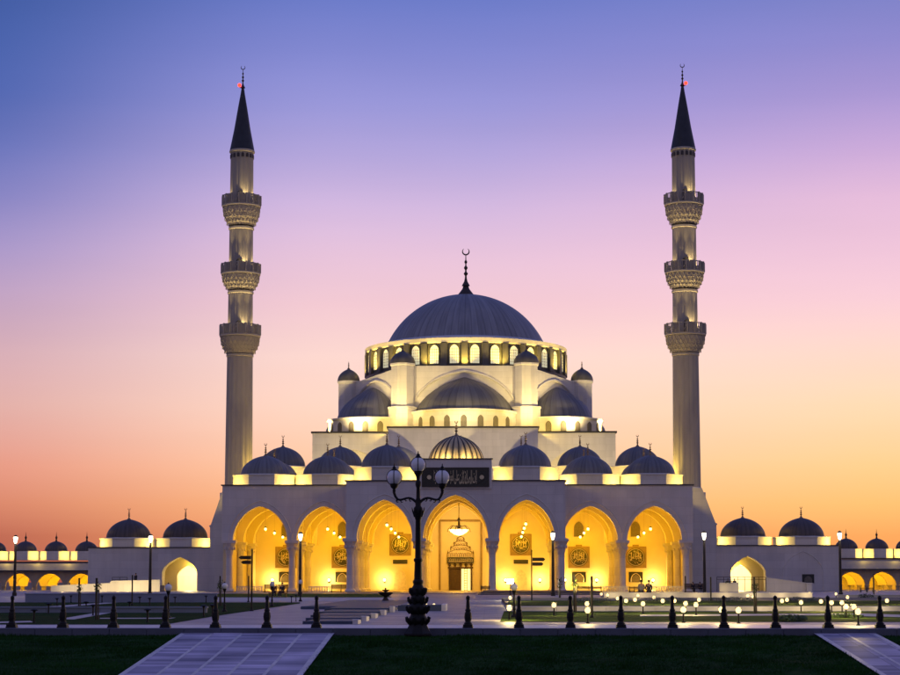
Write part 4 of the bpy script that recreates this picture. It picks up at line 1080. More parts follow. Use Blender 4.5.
# ---- grass blades on the near bank (uncountable)
def blades(n, name):
    rg = np.random.default_rng(5)
    x = rg.uniform(-17, 22, n); y = KY-.5-13*rg.random(n)**1.15
    ok = ~(((x > WL0+.03) & (x < WL1-.03)) | ((x > WR0+.03) & (x < WR1-.03))); x, y = x[ok], y[ok]; n = len(x)
    z = np.maximum(-1.30, -.17+.085*(y-KY))-.02
    patch = .6+.5*np.sin(x*1.7+y*.6)*np.sin(y*1.1-x*.4)
    h = rg.uniform(.04, .115, n)*np.clip(patch, .45, 1.2); w = rg.uniform(.008, .016, n); a = rg.uniform(0, PI, n)
    lx, ly = rg.normal(0, .03, n), rg.normal(0, .03, n)
    V = np.empty((n, 3, 3), 'f')
    V[:, 0] = np.stack([x-w*np.cos(a), y-w*np.sin(a), z], 1); V[:, 1] = np.stack([x+w*np.cos(a), y+w*np.sin(a), z], 1)
    V[:, 2] = np.stack([x+lx, y+ly, z+h+.02], 1)
    me = bpy.data.meshes.new(name); me.vertices.add(3*n); me.vertices.foreach_set('co', V.ravel())
    me.loops.add(3*n); me.loops.foreach_set('vertex_index', np.arange(3*n, dtype=np.int32))
    me.polygons.add(n); me.polygons.foreach_set('loop_start', np.arange(0, 3*n, 3, dtype=np.int32))
    me.update(calc_edges=True); me.validate(); me.materials.append(M['grass'])
    o = bpy.data.objects.new(name, me); col.objects.link(o)
    tag(o, 'short dark green grass on the sloping bank in the foreground', 'grass', None, 'stuff')
blades(190000, 'grass')

# ================================================================== BOLLARDS
bpx = [12, 63, 113.5, 165.5, 215.5, 267, 316.5, 468, 519, 570.5, 621, 672.5, 724, 775.5, 828, 880]
b0 = None
for i, px in enumerate(bpx):
    y = KY+.62; x = X(px, y, 620)
    lab = f'black cast iron bollard on the kerb, {ORD[i]} from the left of the row'
    if b0 is None:
        b0 = thing('bollard', (x, y, .004), lab, 'bollard', 'black bollards along the kerb')
        m = MB(); m.bbox(-.18, .18, -.18, .18, 0, .05, .012); m.bbox(-.165, .165, -.165, .165, .052, .115, .012); m.build('plinth', 'iron', b0)
        m = MB(); m.lathe([(.14, .117), (.14, .15), (.105, .19), (.10, .24), (.118, .32), (.118, .40), (.10, .49), (.085, .53), (.1, .555), (.1, .58), (.075, .61), (.068, .7), (.056, .86), (.054, .9), (.075, .915), (.075, .94)], 16)
        for k in range(8): a = PI/4*k; m.tube([(.10*math.cos(a), .10*math.sin(a), .23), (.122*math.cos(a), .122*math.sin(a), .36), (.10*math.cos(a), .10*math.sin(a), .5)], .014, 4)
        m.build('post', 'iron', b0, smooth=40)
        b0.scale = (.92, .92, 1)
        MB().lathe([(.055, .941), (.075, .965), (.07, 1.0), (.035, 1.03), (.02, 1.04), (.001, 1.055)], 12).build('finial', 'iron', b0, smooth=50)
    else: dup(b0, (x, y, .004), lab, rz=rnd.uniform(-.06, .06))

# ================================================================== THREE-GLOBE LAMP POST
ly_ = KY-.42
lx = X(418, ly_, 600); lz = -.2
lp = thing('lamp_post', (lx, ly_, lz), 'tall ornate black lamp post with three unlit white globes at the kerb', 'lamp post')
def zp(py, px=418): return Z(py, ly_, px)-lz
def rp(w): return w/2/31.36
m = MB(); m.lathe([(rp(29), 0), (rp(29), .05), (rp(26), .12), (rp(21), .26), (rp(17.5), .36)], 8, phase=PI/8); m.build('base', 'iron', lp)
m = MB()
m.lathe([(rp(17), .355), (rp(20), .42), (rp(21), .5), (rp(16), .6), (rp(14.5), .66), (rp(18), .74), (rp(19.5), .84), (rp(16.5), .96), (rp(13), 1.02), (rp(16), 1.08), (rp(15), 1.18), (rp(12), 1.28),
         (rp(14), 1.34), (rp(13.5), 1.46), (rp(10), 1.56), (rp(9), 1.62), (rp(10.4), 1.66), (rp(10.4), 1.72), (rp(8.2), 1.76)], 16)
for zz, rr, n in ((.5, rp(22), 8), (.85, rp(20.5), 8), (1.14, rp(17.5), 6), (1.42, rp(15.5), 6)):
    for k in range(n):                                 # cast leaves and scrolls
        a = 2*PI*k/n+zz
        m.tube([(rr*.75*math.cos(a), rr*.75*math.sin(a), zz-.16), (rr*1.02*math.cos(a), rr*1.02*math.sin(a), zz-.04), (rr*1.12*math.cos(a), rr*1.12*math.sin(a), zz+.07), (rr*1.22*math.cos(a), rr*1.22*math.sin(a), zz+.04)], [.05, .06, .045, .02], 5)
m.build('pedestal', 'iron', lp, smooth=50)
m = MB()
m.lathe([(rp(7.6), 1.755), (rp(6.6), zp(562)), (rp(8.6), zp(561)), (rp(8.6), zp(559)), (rp(6), zp(558)), (rp(5), zp(520)), (rp(6), zp(519)), (rp(8), zp(514)), (rp(9), zp(511)), (rp(8.6), zp(508)), (rp(5.5), zp(506)),
         (rp(6), zp(502)), (rp(4), zp(498)), (rp(3.4), zp(488)), (rp(5.5), zp(485)), (rp(5.5), zp(482)), (rp(3), zp(480)), (rp(4), zp(477))], 14, rmod=lambda a, z: 1+.04*math.cos(8*a))
for k in range(6):
    a = 2*PI*k/6; m.tube([(rp(7)*math.cos(a), rp(7)*math.sin(a), zp(517)), (rp(11)*math.cos(a), rp(11)*math.sin(a), zp(511)), (rp(12.5)*math.cos(a), rp(12.5)*math.sin(a), zp(507.5))], [.03, .03, .012], 4)
m.build('shaft', 'iron', lp, smooth=50)
GX = 24.2/31.36
for s in (-1, 1):
    m = MB(); pts = []
    for i in range(13):
        u = i/12
        pts.append((s*(.03+(GX-.03)*min(1, u*1.12)), 0, zp(503)+(zp(498.4)-zp(503))*math.sin(min(1, u*2)*PI/2)+(.045*math.sin(u*PI*2.2))+(zp(488)-zp(498))*max(0, (u-.72)/.28)**1.6))
    m.tube(pts, [.05-.014*abs(math.sin(i/12*PI)) for i in range(13)], 7)
    for u in (3, 5, 7, 9):                             # leaf curls on the arm
        p = pts[u]; q = (-1)**u
        m.tube([p, (p[0]+s*.05, 0, p[2]+.05*q), (p[0]+s*.02, 0, p[2]+.09*q), (p[0]-s*.03, 0, p[2]+.08*q)], [.03, .025, .02, .008], 5)
    m.lathe([(.03, zp(492)), (.06, zp(490.5)), (.035, zp(489.5)), (.11, zp(487.2)), (.13, zp(485.4)), (.12, zp(484.6))], 12, (s*GX, 0, 0))
    m.build('arm', 'iron', lp, smooth=50)
for gx, gz in ((-GX, zp(477.6)), (0, zp(465))):
    g = MB().ball(0, 0, 0, .235, 24, 14, 1.06).build('lamp_globe', 'globe', lp, (gx, 0, gz), 60) if gx else g0.copy()
    if gx:
        g0 = g
        m = MB()
        for k in range(4):
            a = PI/2*k+.0; m.tube([(.243*math.cos(t)*math.cos(a), .243*math.cos(t)*math.sin(a), .258*math.sin(t)) for t in [(-PI/2+.35)+(PI-.5)*j/10 for j in range(11)]], .016, 4)
        m.lathe([(.13, -.235), (.15, -.2), (.13, -.19)], 12); m.lathe([(.11, .225), (.09, .27), (.05, .3), (.06, .33), (.02, .37), (.015, .43), (.001, .46)], 10)
        m.build('globe_cage', 'iron', g, smooth=50)
    else:
        col.objects.link(g); g.location = (0, 0, gz)
        for k in [k for k in bpy.data.objects if k.parent == g0]: e = k.copy(); col.objects.link(e); e.parent = g
g = g0.copy(); col.objects.link(g); g.location = (GX, 0, zp(477.6))
for k in [k for k in bpy.data.objects if k.parent == g0]: e = k.copy(); col.objects.link(e); e.parent = g
MB().lathe([(.03, zp(479)), (.09, zp(475)), (.14, zp(473)), (.12, zp(472))], 12).build('globe_cup', 'iron', lp)

# ================================================================== SMALL GLOBE LAMPS
gl = None
for i, (px, py, pb, lab) in enumerate(((168, 587.6, 618.5, 'leftmost small globe lamp on a black post beside the left lawn'), (224.4, 586, 612, 'small globe lamp on a black post left of the signpost base'),
        (272, 584, 606.5, 'small globe lamp on a black post in front of the leftmost portico column pair'), (300.4, 582, 601.5, 'small globe lamp in front of the tall street light left of the path'),
        (514.3, 587.2, 617.5, 'small globe lamp on a black post at the right edge of the central path'))):
    p = gr(px, pb, 0); d = p.y-CAM.y; h = Z(py, p.y, px)
    if gl is None:
        H0 = h
        gl = thing('globe_lamp', (p.x, p.y, 0), lab, 'globe lamp', 'small globe lamps on black posts')
        m = MB(); m.lathe([(.14, 0), (.13, .08), (.07, .12), (.05, .3), (.07, .34), (.045, .4), (.035, h-.3), (.06, h-.24), (.09, h-.17), (.09, h-.13)], 12); m.build('post', 'iron', gl)
        MB().ball(0, 0, h, .15, 18, 10).build('lamp_globe', 'globe', gl)
        MB().lathe([(.05, h+.14), (.03, h+.18), (.001, h+.22)], 8).build('cap', 'iron', gl)
    else:
        c = dup(gl, (p.x, p.y, 0), lab); c.scale = (1, 1, h/H0)

# ================================================================== GARDEN LIGHTS
lit = [(601.3, 594.2), (607.6, 595.2), (617.6, 598.6), (626, 601), (630.7, 594), (638, 595.7), (635, 600), (643, 604), (654, 597.7), (662.7, 601.2), (587, 604), (587.7, 610.6), (674.5, 601), (685.6, 603.8), (683.4, 610), (699, 600), (696, 605),
       (725, 594), (721.5, 610), (738.5, 610.6), (747.7, 596), (753, 597.2), (757, 594), (809.5, 593.6), (801, 602.7), (787, 600), (782, 601.2), (821, 601.7), (836, 594.2), (847.5, 597.5), (842, 603), (846, 607), (854, 607.2), (858, 612), (887, 601), (831.5, 603), (554, 605.4), (510.2, 598.2), (509.3, 608.4)]
lit.sort()
GG = 'glowing garden lights of the right garden'
gd = None
for i, (px, py) in enumerate(lit):
    p = gr(px, py, .46)
    lab = f'low glowing garden light of the right garden, {ORD[i]} counting from the left'
    base = .25 if gr(507, 610.8, 0).y+.5 < p.y < gr(620, 600.8, 0).y else 0
    if gd is None:
        gd = thing('garden_light', (p.x, p.y, 0), lab, 'garden light', GG)
        MB().lathe([(.07, 0), (.07, .03), (.035, .05), (.03, .34), (.06, .36)], 8).build('post', 'iron', gd)
        MB().lathe([(.001, .36), (.07, .38), (.10, .44), (.10, .5), (.07, .545), (.001, .555)], 12).build('lens', 'glow', gd)
        MB().lathe([(.15, .551), (.1, .58), (.001, .59)], 12).build('cap', 'iron', gd)
    else: dup(gd, (p.x, p.y, 0), lab)
    d = p.y-CAM.y
    lamp('POINT', (p.x, p.y-.05, .82), 105+(160 if px < 512 else 0), (1, .74, .24), .1)
unlit = [(48.5, 614), (57, 606.3), (34, 623), (86, 611.5), (71, 602.4), (93, 616), (129.6, 611.5), (147.4, 622.6), (139.7, 604.2), (149.6, 606), (175, 604), (195.6, 601.6), (203.7, 617), (206, 602.6), (212.4, 616), (102, 602.5), (291.5, 603), (296, 601.5)]
unlit.sort()
ud = None
for i, (px, pb) in enumerate(unlit):
    p = gr(px, pb, 0)
    lab = f'short unlit black garden light on the left lawn, {ORD[i]} counting from the left'
    if ud is None:
        ud = thing('unlit_garden_light', (p.x, p.y, 0), lab, 'garden light', 'unlit garden lights of the left lawn')
        MB().lathe([(.07, 0), (.07, .03), (.035, .05), (.032, .38)], 8).build('post', 'iron', ud)
        MB().lathe([(.05, .381), (.06, .44), (.13, .45), (.14, .48), (.05, .51), (.001, .515)], 12).build('cap', 'iron', ud)
    else: dup(ud, (p.x, p.y, 0), lab)

p = gr(510.4, 600, 0); z = Z(581.5, p.y, 510)
t = thing('floodlight', (p.x, p.y, 0), 'dazzling white floodlight on a short post just left of the lit globe lamp', 'floodlight')
MB().lathe([(.09, 0), (.09, .05), (.04, .08), (.035, z-.25)], 8).build('post', 'iron', t)
MB().bbox(-.32, .32, -.12, .14, z-.24, z+.24, .03).build('housing', 'iron', t)
MB().bbox(-.28, .28, -.15, -.121, z-.2, z+.2, .01).build('lens', emit('floodlight_glow', (1, .92, .74), 9.0), t)
lamp('SPOT', (p.x, p.y-.3, z), 900, (1, .86, .55), .2, (p.x, p.y-20, -2), 110, .8)
# ================================================================== STREET LIGHTS
sl = None
SLAB = ['at the far left edge of the plaza', 'in front of the left pavilion', 'left of the central path before the second arch', 'right of the central path before the third right arch', 'before the right minaret plinth', 'before the right end of the right pavilion']
for i, (px, py) in enumerate(((15, 537.5), (150.3, 536.5), (300.2, 534.5), (553, 533.5), (704.5, 533.5), (840.3, 533.5))):
    y = dist_y(188); x = X(px, y, 570); h = Z(py, y, px)
    lab = 'tall thin black street light ' + SLAB[i]
    if sl is None:
        H1 = h
        sl = thing('street_light', (x, y, 0), lab, 'street light', 'tall thin street lights of the plaza')
        MB().lathe([(.24, 0), (.24, .35), (.17, .4), (.12, h-.7), (.15, h-.68), (.15, h-.62)], 12).build('pole', 'pole', sl, smooth=40)
        MB().lathe([(.10, h-.62), (.17, h-.45), (.23, h-.1), (.23, h+.02), (.15, h+.14), (.001, h+.2)], 14).build('lamp_head', 'glow_white', sl)
        MB().lathe([(.22, h+.06), (.18, h+.2), (.001, h+.28)], 14).build('cap', 'pole', sl)
    else:
        c = dup(sl, (x, y, 0), lab); c.scale = (1, 1, h/H1)
    lamp('POINT', (x, y-.45, h-.3), 160, (1, .84, .6), .2)

# ================================================================== SIGNPOSTS
for px, pb, ptop, pa, dr, lab in ((251.6, 611, 549, (557.6, 562.3), -1, 'black signpost with two arrow boards pointing left beside the path'), (531.8, 604, 550, (559.4, 564), 1, 'black signpost with two arrow boards pointing right in the right lawn')):
    p = gr(px, pb, 0); sc = (p.y-CAM.y)/1800
    t = thing('signpost', (p.x, p.y, 0), lab, 'signpost', 'signposts with arrow boards')
    zt_ = Z(ptop, p.y, px)
    MB().lathe([(.11, 0), (.11, .06), (.045, .09), (.04, zt_-.1), (.06, zt_-.08), (.03, zt_), (.001, zt_+.05)], 10).build('post', 'iron', t)
    for k, q in enumerate(pa):
        z = Z(q, p.y, px); L = 13.6*sc-.12*k; hh = 1.75*sc
        m = MB(); m.prism([(dr*.05, z-hh), (dr*(L-.12), z-hh), (dr*L, z), (dr*(L-.12), z+hh), (dr*.05, z+hh)], -.03, .03); m.build('arrow_board', 'pole', t)

# ================================================================== SAPLINGS, STAKES, SHRUBS
def leafcloud(n, rx, rz_, zc, seed, size=.09, squash=1.0):
    r5 = random.Random(seed); m = MB()
    for k in range(n):
        while True:
            x, y, z = r5.uniform(-1, 1), r5.uniform(-1, 1), r5.uniform(-1, 1)
            if x*x+y*y+z*z < 1: break
        c = Vector((x*rx, y*rx, zc+z*rz_)); a = Vector((r5.gauss(0, 1), r5.gauss(0, 1), r5.gauss(0, 1))).normalized(); b = a.orthogonal().normalized(); s = size*r5.uniform(.6, 1.4)
        m.add([c-a*s, c+b*s*.45, c+a*s, c-b*s*.45], [(0, 1, 2, 3)])
    return m
saps = [(79.5, 607.5, 578, 589, 1, 'thin staked sapling, left one of two on the left lawn'), (97, 620, 578, 588, 1, 'thin staked sapling, right and nearer one of two on the left lawn'), (132, 605.5, 575, None, 0, 'bare wooden stake on the left lawn before the pavilion ramp'),
        (220.5, 606, 576, 586, 1, 'small staked sapling beside the plinth of the left minaret'), (248.4, 602, 576, None, 0, 'bare thin stake beside the left signpost'), (560, 601, 579, 583.5, 2, 'small yellow lit sapling right of the street light'),
        (575.2, 612, 575, 586, 2, 'yellow lit sapling with long bare stem in the right lawn'), (592, 618, 576, None, 0, 'bare black stake in the right lawn near the second arch'), (685.6, 600, 576, None, 0, 'bare stake before the right end of the portico'),
        (711, 605, 577, None, 0, 'bare stake before the right minaret plinth'), (755.5, 613, 577, 588, 1, 'small staked sapling before the lit arch of the right pavilion'), (874, 600, 574, None, 0, 'bare stake before the right arcade')]
for i, (px, pb, ptop, pl, kind, lab) in enumerate(saps):
    p = gr(px, pb, 0); zt_ = Z(ptop, p.y, px); sc = (p.y-CAM.y)/1800
    if kind:
        t = thing('sapling', (p.x, p.y, 0), lab, 'tree', 'staked saplings')
        MB().tube([(.05, 0, 0), (.04, .02, zt_*.4), (.07, 0, zt_*.8)], [.035, .025, .012], 6).build('trunk', 'bark', t)
        MB().tube([(-.04, 0, 0), (-.04, 0, zt_)], .05*max(1, sc*14), 6).build('stake', 'pole', t)
        zc = Z(pl, p.y, px)
        leafcloud(46, 3.6*sc, 5.6*sc, zc+.5*sc, 40+i, .95*sc+.02).build('crown', 'leaf', t)
        if kind == 2: lamp('SPOT', (p.x+.2, p.y-1.2, .1), 2600, (1, .84, .3), .1, (p.x, p.y, zc+.2), 26, .5)
    else:
        t = thing('stake', (p.x, p.y, 0), lab, 'stake', 'bare stakes of the gardens')
        MB().tube([(0, 0, 0), (0, 0, zt_)], .05*max(1, sc*14), 6).build('post', 'pole', t)
        MB().lathe([(.09*max(1, sc*14), 0), (.09*max(1, sc*14), .06), (.05, .1)], 8).build('foot', 'iron', t)
for i, (px, pb, w, hh, lab) in enumerate(((786, 622, .45, .22, 'low leafy shrub in the right lawn, left one of the pair'), (797, 621.5, .4, .2, 'low leafy shrub in the right lawn, right one of the pair'), (609, 599, .6, .3, 'low yellow lit shrub beside the higher right terrace wall'), (866, 601, .7, .5, 'dark rounded shrub before the right arcade'),
        (812, 604, .8, .25, 'low wide shrub between glowing garden lights'), (846, 618, .7, .14, 'flat ground shrub at the right walkway'))):
    p = gr(px, pb, 0); t = thing('shrub', (p.x, p.y, 0), lab, 'shrub', 'low shrubs of the right garden')
    leafcloud(260, w, hh*.6, hh*.6, 90+i, .07).build('foliage', 'shrub', t)
    m = MB(); r6 = random.Random(i)
    for k in range(6): m.tube([(0, 0, 0), (r6.uniform(-.5, .5)*w, r6.uniform(-.5, .5)*w, hh*.9)], [.015, .006], 4)
    m.build('stem', 'bark', t)

for i, (pa, pb, py, lab) in enumerate(((640, 694, 602.6, 'low dark hedge behind the glowing garden lights before the rightmost arch'), (702, 760, 602.4, 'low dark hedge behind the garden lights before the right minaret plinth'), (566, 612, 603, 'low dark hedge beside the bare stake in the right garden'), (772, 830, 602.4, 'low dark hedge before the right pavilion'))):
    a = gr(pa, py, .25); b = gr(pb, py, .25); L = (b.x-a.x)/2
    t = thing('hedge', ((a.x+b.x)/2, a.y, .25), lab, 'hedge', 'low hedges of the right garden')
    m = leafcloud(1500, 1, 1, 0, 200+i, .05); rh = random.Random(i)
    m.v = [(x*L, y*.32, max(.02, .17+z*.17+.03*math.sin(x*L*5+i))) for x, y, z in m.v]
    m.build('foliage', 'shrub', t)
    m = MB()
    for k in range(14): q = -L+2*L*(k+.5)/14; m.tube([(q, 0, 0), (q+rh.uniform(-.1, .1), rh.uniform(-.1, .1), .28)], [.015, .006], 4)
    m.build('stem', 'bark', t)
# ================================================================== CASCADE, BASIN, FOUNTAIN
ys = [dist_y(d) for d in (64, 68.5, 74, 80.5, 88, 96)]
zs_ = [.13, .16, .17, .21, .27]
for k in range(5):
    t = thing('cascade_step', (-2.3, ys[k], 0), f'shallow stepped pool of dark water left of the central path, {ORD[k]} from the front', 'water step', 'stepped pools of the cascade')
    x0 = -1.7-.35*k
    m = MB(); m.bbox(x0+2.3-.5, 1.85, 0, ys[k+1]-ys[k]-.02, 0, zs_[k]*.55, .02); m.bbox(x0+2.3-.5, 1.85, 0, .3, zs_[k]*.55+.002, zs_[k]*.8, .015); m.build('basin', 'basin', t)
    m = MB(); m.sheet([(x0+2.3-.45, .32), (1.84, .32), (1.84, ys[k+1]-ys[k]-.05), (x0+2.3-.45, ys[k+1]-ys[k]-.05)], zs_[k]*.7); m.build('water', 'water', t)
    t = thing('edge_block', (-.33, ys[k], 0), f'white stone block edging the cascade, {ORD[k]} from the front', 'stone block', 'white blocks edging the cascade')
    MB().bbox(-.10, .10, 0, 1.5, 0, zs_[k], .012).build('block', 'white_block', t)
    MB().bbox(-.115, .115, -.012, .42, zs_[k]+.002, zs_[k]+.03, .01).build('cap', 'white_block', t)
t = thing('pool', (-3.2, dist_y(98), 0), 'flat grey pool of dark water behind the cascade steps', 'pool')
MB().bbox(-2.6, 2.7, 0, 34, 0, .16, .03).build('basin', 'basin', t); MB().sheet([(-2.3, .3), (2.4, .3), (2.4, 33.7), (-2.3, 33.7)], .165).build('water', 'water', t)
p = gr(385.6, 603, 0); fy = p.y; sc = (fy-CAM.y)/1800
ft = thing('fountain', (p.x, fy, .16), 'dark two tiered fountain bowl standing in the pool left of the lamp post', 'fountain')
def fz_(py): return Z(py, fy, 385)-.16
m = MB(); m.lathe([(4*sc, 0), (3*sc, .1), (1.6*sc, .25), (1.5*sc, fz_(597)), (2.4*sc, fz_(596.4))], 16); m.build('pedestal', 'bronze', ft)
m = MB(); m.lathe([(1.6*sc, fz_(596.5)), (5*sc, fz_(595.2)), (7.2*sc, fz_(593)), (7.4*sc, fz_(592.4)), (6.6*sc, fz_(592.4)), (4*sc, fz_(594))], 24); m.build('lower_bowl', 'bronze', ft, smooth=50)
m = MB(); m.lathe([(1.1*sc, fz_(594)), (.9*sc, fz_(592)), (2.6*sc, fz_(591)), (4.2*sc, fz_(589.8)), (3.6*sc, fz_(589.8)), (1*sc, fz_(590.6)), (.8*sc, fz_(589)), (1.1*sc, fz_(588.4)), (.01, fz_(587.4))], 20); m.build('upper_bowl', 'bronze', ft, smooth=50)
p0, p1 = gr(398, 611, 0), gr(446, 611, 0)
t = thing('planter_basin', ((p0.x+p1.x)/2, p0.y, 0), 'low dark blue grey basin with a white end block right of the lamp post base', 'basin')
L = (p1.x-p0.x)/2; zt_ = Z(604.4, p0.y, 420)
MB().bbox(-L, L-.24, 0, .35, 0, zt_-.05, .015).bbox(-L, L-.24, 3, 3.3, 0, zt_-.05, .015).build('basin', 'basin', t)
MB().bbox(L-.235, L, -.03, 3.4, 0, zt_, .015).build('end_block', 'white_block', t); MB().sheet([(-L, .36), (L-.25, .36), (L-.25, 2.99), (-L, 2.99)], zt_*.6).build('water', 'water', t)
for px in (426, 434):
    g = gr(px, 604.2, zt_)
    b = thing('basin_light', (X(px, p0.y+.2, 604), p0.y+.17, zt_-.05), f'tiny glowing light on the rim of the low basin, {"left" if px < 430 else "right"} one', 'basin light', 'rim lights of the basin')
    MB().lathe([(.06, 0), (.06, .03), (.04, .05)], 8).build('ring', 'iron', b); MB().lathe([(.045, .031), (.07, .07), (.001, .10)], 8).build('lens', 'glow', b)
# ================================================================== BENCHES, BALUSTRADES
def bench(px0, px1, pb, pt, lab, back=True):
    y = -13.5 if 350 < (px0+px1)/2 < 560 else -4.5
    xa, xb = X(px0, y, 588), X(px1, y, 588); zb_ = 0; zt_ = Z(pt, y, px0)
    t = thing('bench', ((xa+xb)/2, y, 0.0), lab, 'bench', 'dark wooden benches before the portico'); L = (xb-xa)/2
    m = MB()
    for k in range(3): m.bbox(-L, L, -.25+.17*k, -.1+.17*k, .42, .46, .008)
    m.build('seat', 'wood', t)
    m = MB()
    for k in range(4): m.bbox(-L, L, .26, .30, .52+k*(zt_-.55)/4, .52+(k+.86)*(zt_-.55)/4, .006)
    m.build('backrest', 'wood', t)
    for q in (-1, 0, 1):
        m = MB(); m.box(q*(L-.1)-.04, q*(L-.1)+.04, -.22, -.15, 0, .418); m.box(q*(L-.1)-.04, q*(L-.1)+.04, .301, .36, 0, zt_); m.box(q*(L-.1)-.04, q*(L-.1)+.04, -.15, .30, .34, .417); m.build('leg', 'iron', t)
bench(264, 288, 589, 584.2, 'long dark wooden bench before the leftmost arch'); bench(331, 351, 591, 584.2, 'long dark wooden bench before the column right of the second arch')
bench(480.5, 490, 592, 585.6, 'short dark wooden bench beside the right column of the central arch'); bench(576, 602, 592, 586.2, 'long dark wooden bench before the second arch from the right')
bench(629, 640, 592, 586.5, 'short dark wooden bench left of the two people on the wall'); bench(684.5, 704, 592, 583.3, 'long dark wooden bench beside the rightmost column with two people')
bench(860, 874, 593, 587.5, 'reddish wooden bench before the right arcade')
def balustrade(px0, px1, lab):
    y = -2.4; xa, xb = X(px0, y, 588), X(px1, y, 588); t = thing('balustrade', ((xa+xb)/2, y, 0), lab, 'balustrade', 'low white balustrades before the portico'); L = (xb-xa)/2
    MB().bbox(-L, L, -.12, .12, .70, .82, .02).bbox(-L, L, -.12, .12, 0, .14, .02).build('rail', 'stone', t)
    m = MB(); n = int(2*L/.34)
    for k in range(n): m.lathe([(.06, .142), (.09, .24), (.05, .42), (.08, .6), (.06, .698)], 8, (-L+2*L*(k+.5)/n, 0, 0))
    m.build('baluster', 'stone', t)
balustrade(308, 331, 'low white balustrade left of the second bench'); balustrade(602.5, 628.5, 'lit low white balustrade between the two right benches'); balustrade(650, 684, 'lit low white balustrade before the rightmost arch'); balustrade(236, 263, 'low white balustrade at the left end of the portico')
for px in (609, 622, 657, 666, 678): lamp('POINT', (X(px, -4.6, 590), -4.6, .35), 45, YELL, .1)
# ================================================================== RAMPS BEFORE THE PAVILIONS
def ramp(top, y, lab, rail_px, pr):
    cx = X(top[0][0], y, 585); t = thing('ramp_wall', (cx, y, 0), lab, 'wall', 'ramp walls before the pavilions')
    pts = [(X(px, y, py)-cx, Z(py, y, px)) for px, py in top]
    MB().prism([(pts[0][0], 0)]+pts+[(pts[-1][0], 0)], 0, .35).build('wall', 'stone', t)
    m = MB()
    for (x0, z0), (x1, z1) in zip(pts[:-1], pts[1:]): m.prism([(x0, z0+.003), (x1, z1+.003), (x1, z1+.12), (x0, z0+.12)], -.06, .41)
    m.build('coping', 'stone', t)
    m = MB(); xs = [X(px, y, 580)-cx for px in rail_px]; zt_ = Z(pr, y, rail_px[0])
    n = max(2, int((xs[1]-xs[0])/.9))
    for k in range(n+1):
        x = xs[0]+(xs[1]-xs[0])*k/n; m.tube([(x, .17, 0), (x, .17, zt_)], .035, 5)
    for z in (zt_, zt_-.35): m.tube([(xs[0], .17, z), (xs[1], .17, z)], .035, 5)
    m.build('railing', 'iron', t)
    return t
ramp([(51, 586.5), (110, 583.8), (111, 581.6), (146, 581), (160, 580.4)], 12, 'cream lit ramp wall with railing before the left pavilion', (112, 127), 577.4)
ramp([(766.5, 578.2), (806, 583.5)], 12, 'cream lit ramp wall sloping down to the right before the right pavilion', (717, 766), 577.0)
t = thing('pillar', (X(809, 11.5, 585), 11.5, 0), 'short lit stone pillar at the lower end of the right ramp', 'pillar'); MB().bbox(-.4, .4, -.4, .4, 0, Z(584, 11.5, 809), .03).build('block', 'stone', t); MB().bbox(-.46, .46, -.46, .46, Z(584, 11.5, 809)+.002, Z(583.2, 11.5, 809)+.05, .03).build('cap', 'stone', t)
t = thing('planter_box', (X(729, 9, 586), 9, 0), 'low lit stone planter box before the right pavilion ramp', 'planter'); MB().bbox(-1.4, 1.4, 0, .8, 0, Z(582.6, 9, 729), .03).build('box', 'stone', t); leafcloud(120, 1.0, .15, Z(582.6, 9, 729)+.05, 5, .09).build('plants', 'shrub', t)
m = MB(); m.box(X(105, 12.4, 585), X(160, 12.4, 585), 12.36, 16, 0, .95); struct(m, 'ramp', 'paving')
for px in (62, 82, 102, 118, 128, 140, 152): lamp('POINT', (X(px, 9.6, 590), 9.6, .4), 130, CREAM, .1)
for px in (724, 745, 770, 785, 800): lamp('POINT', (X(px, 7.6, 590), 7.6, .4), 40, CREAM, .1)

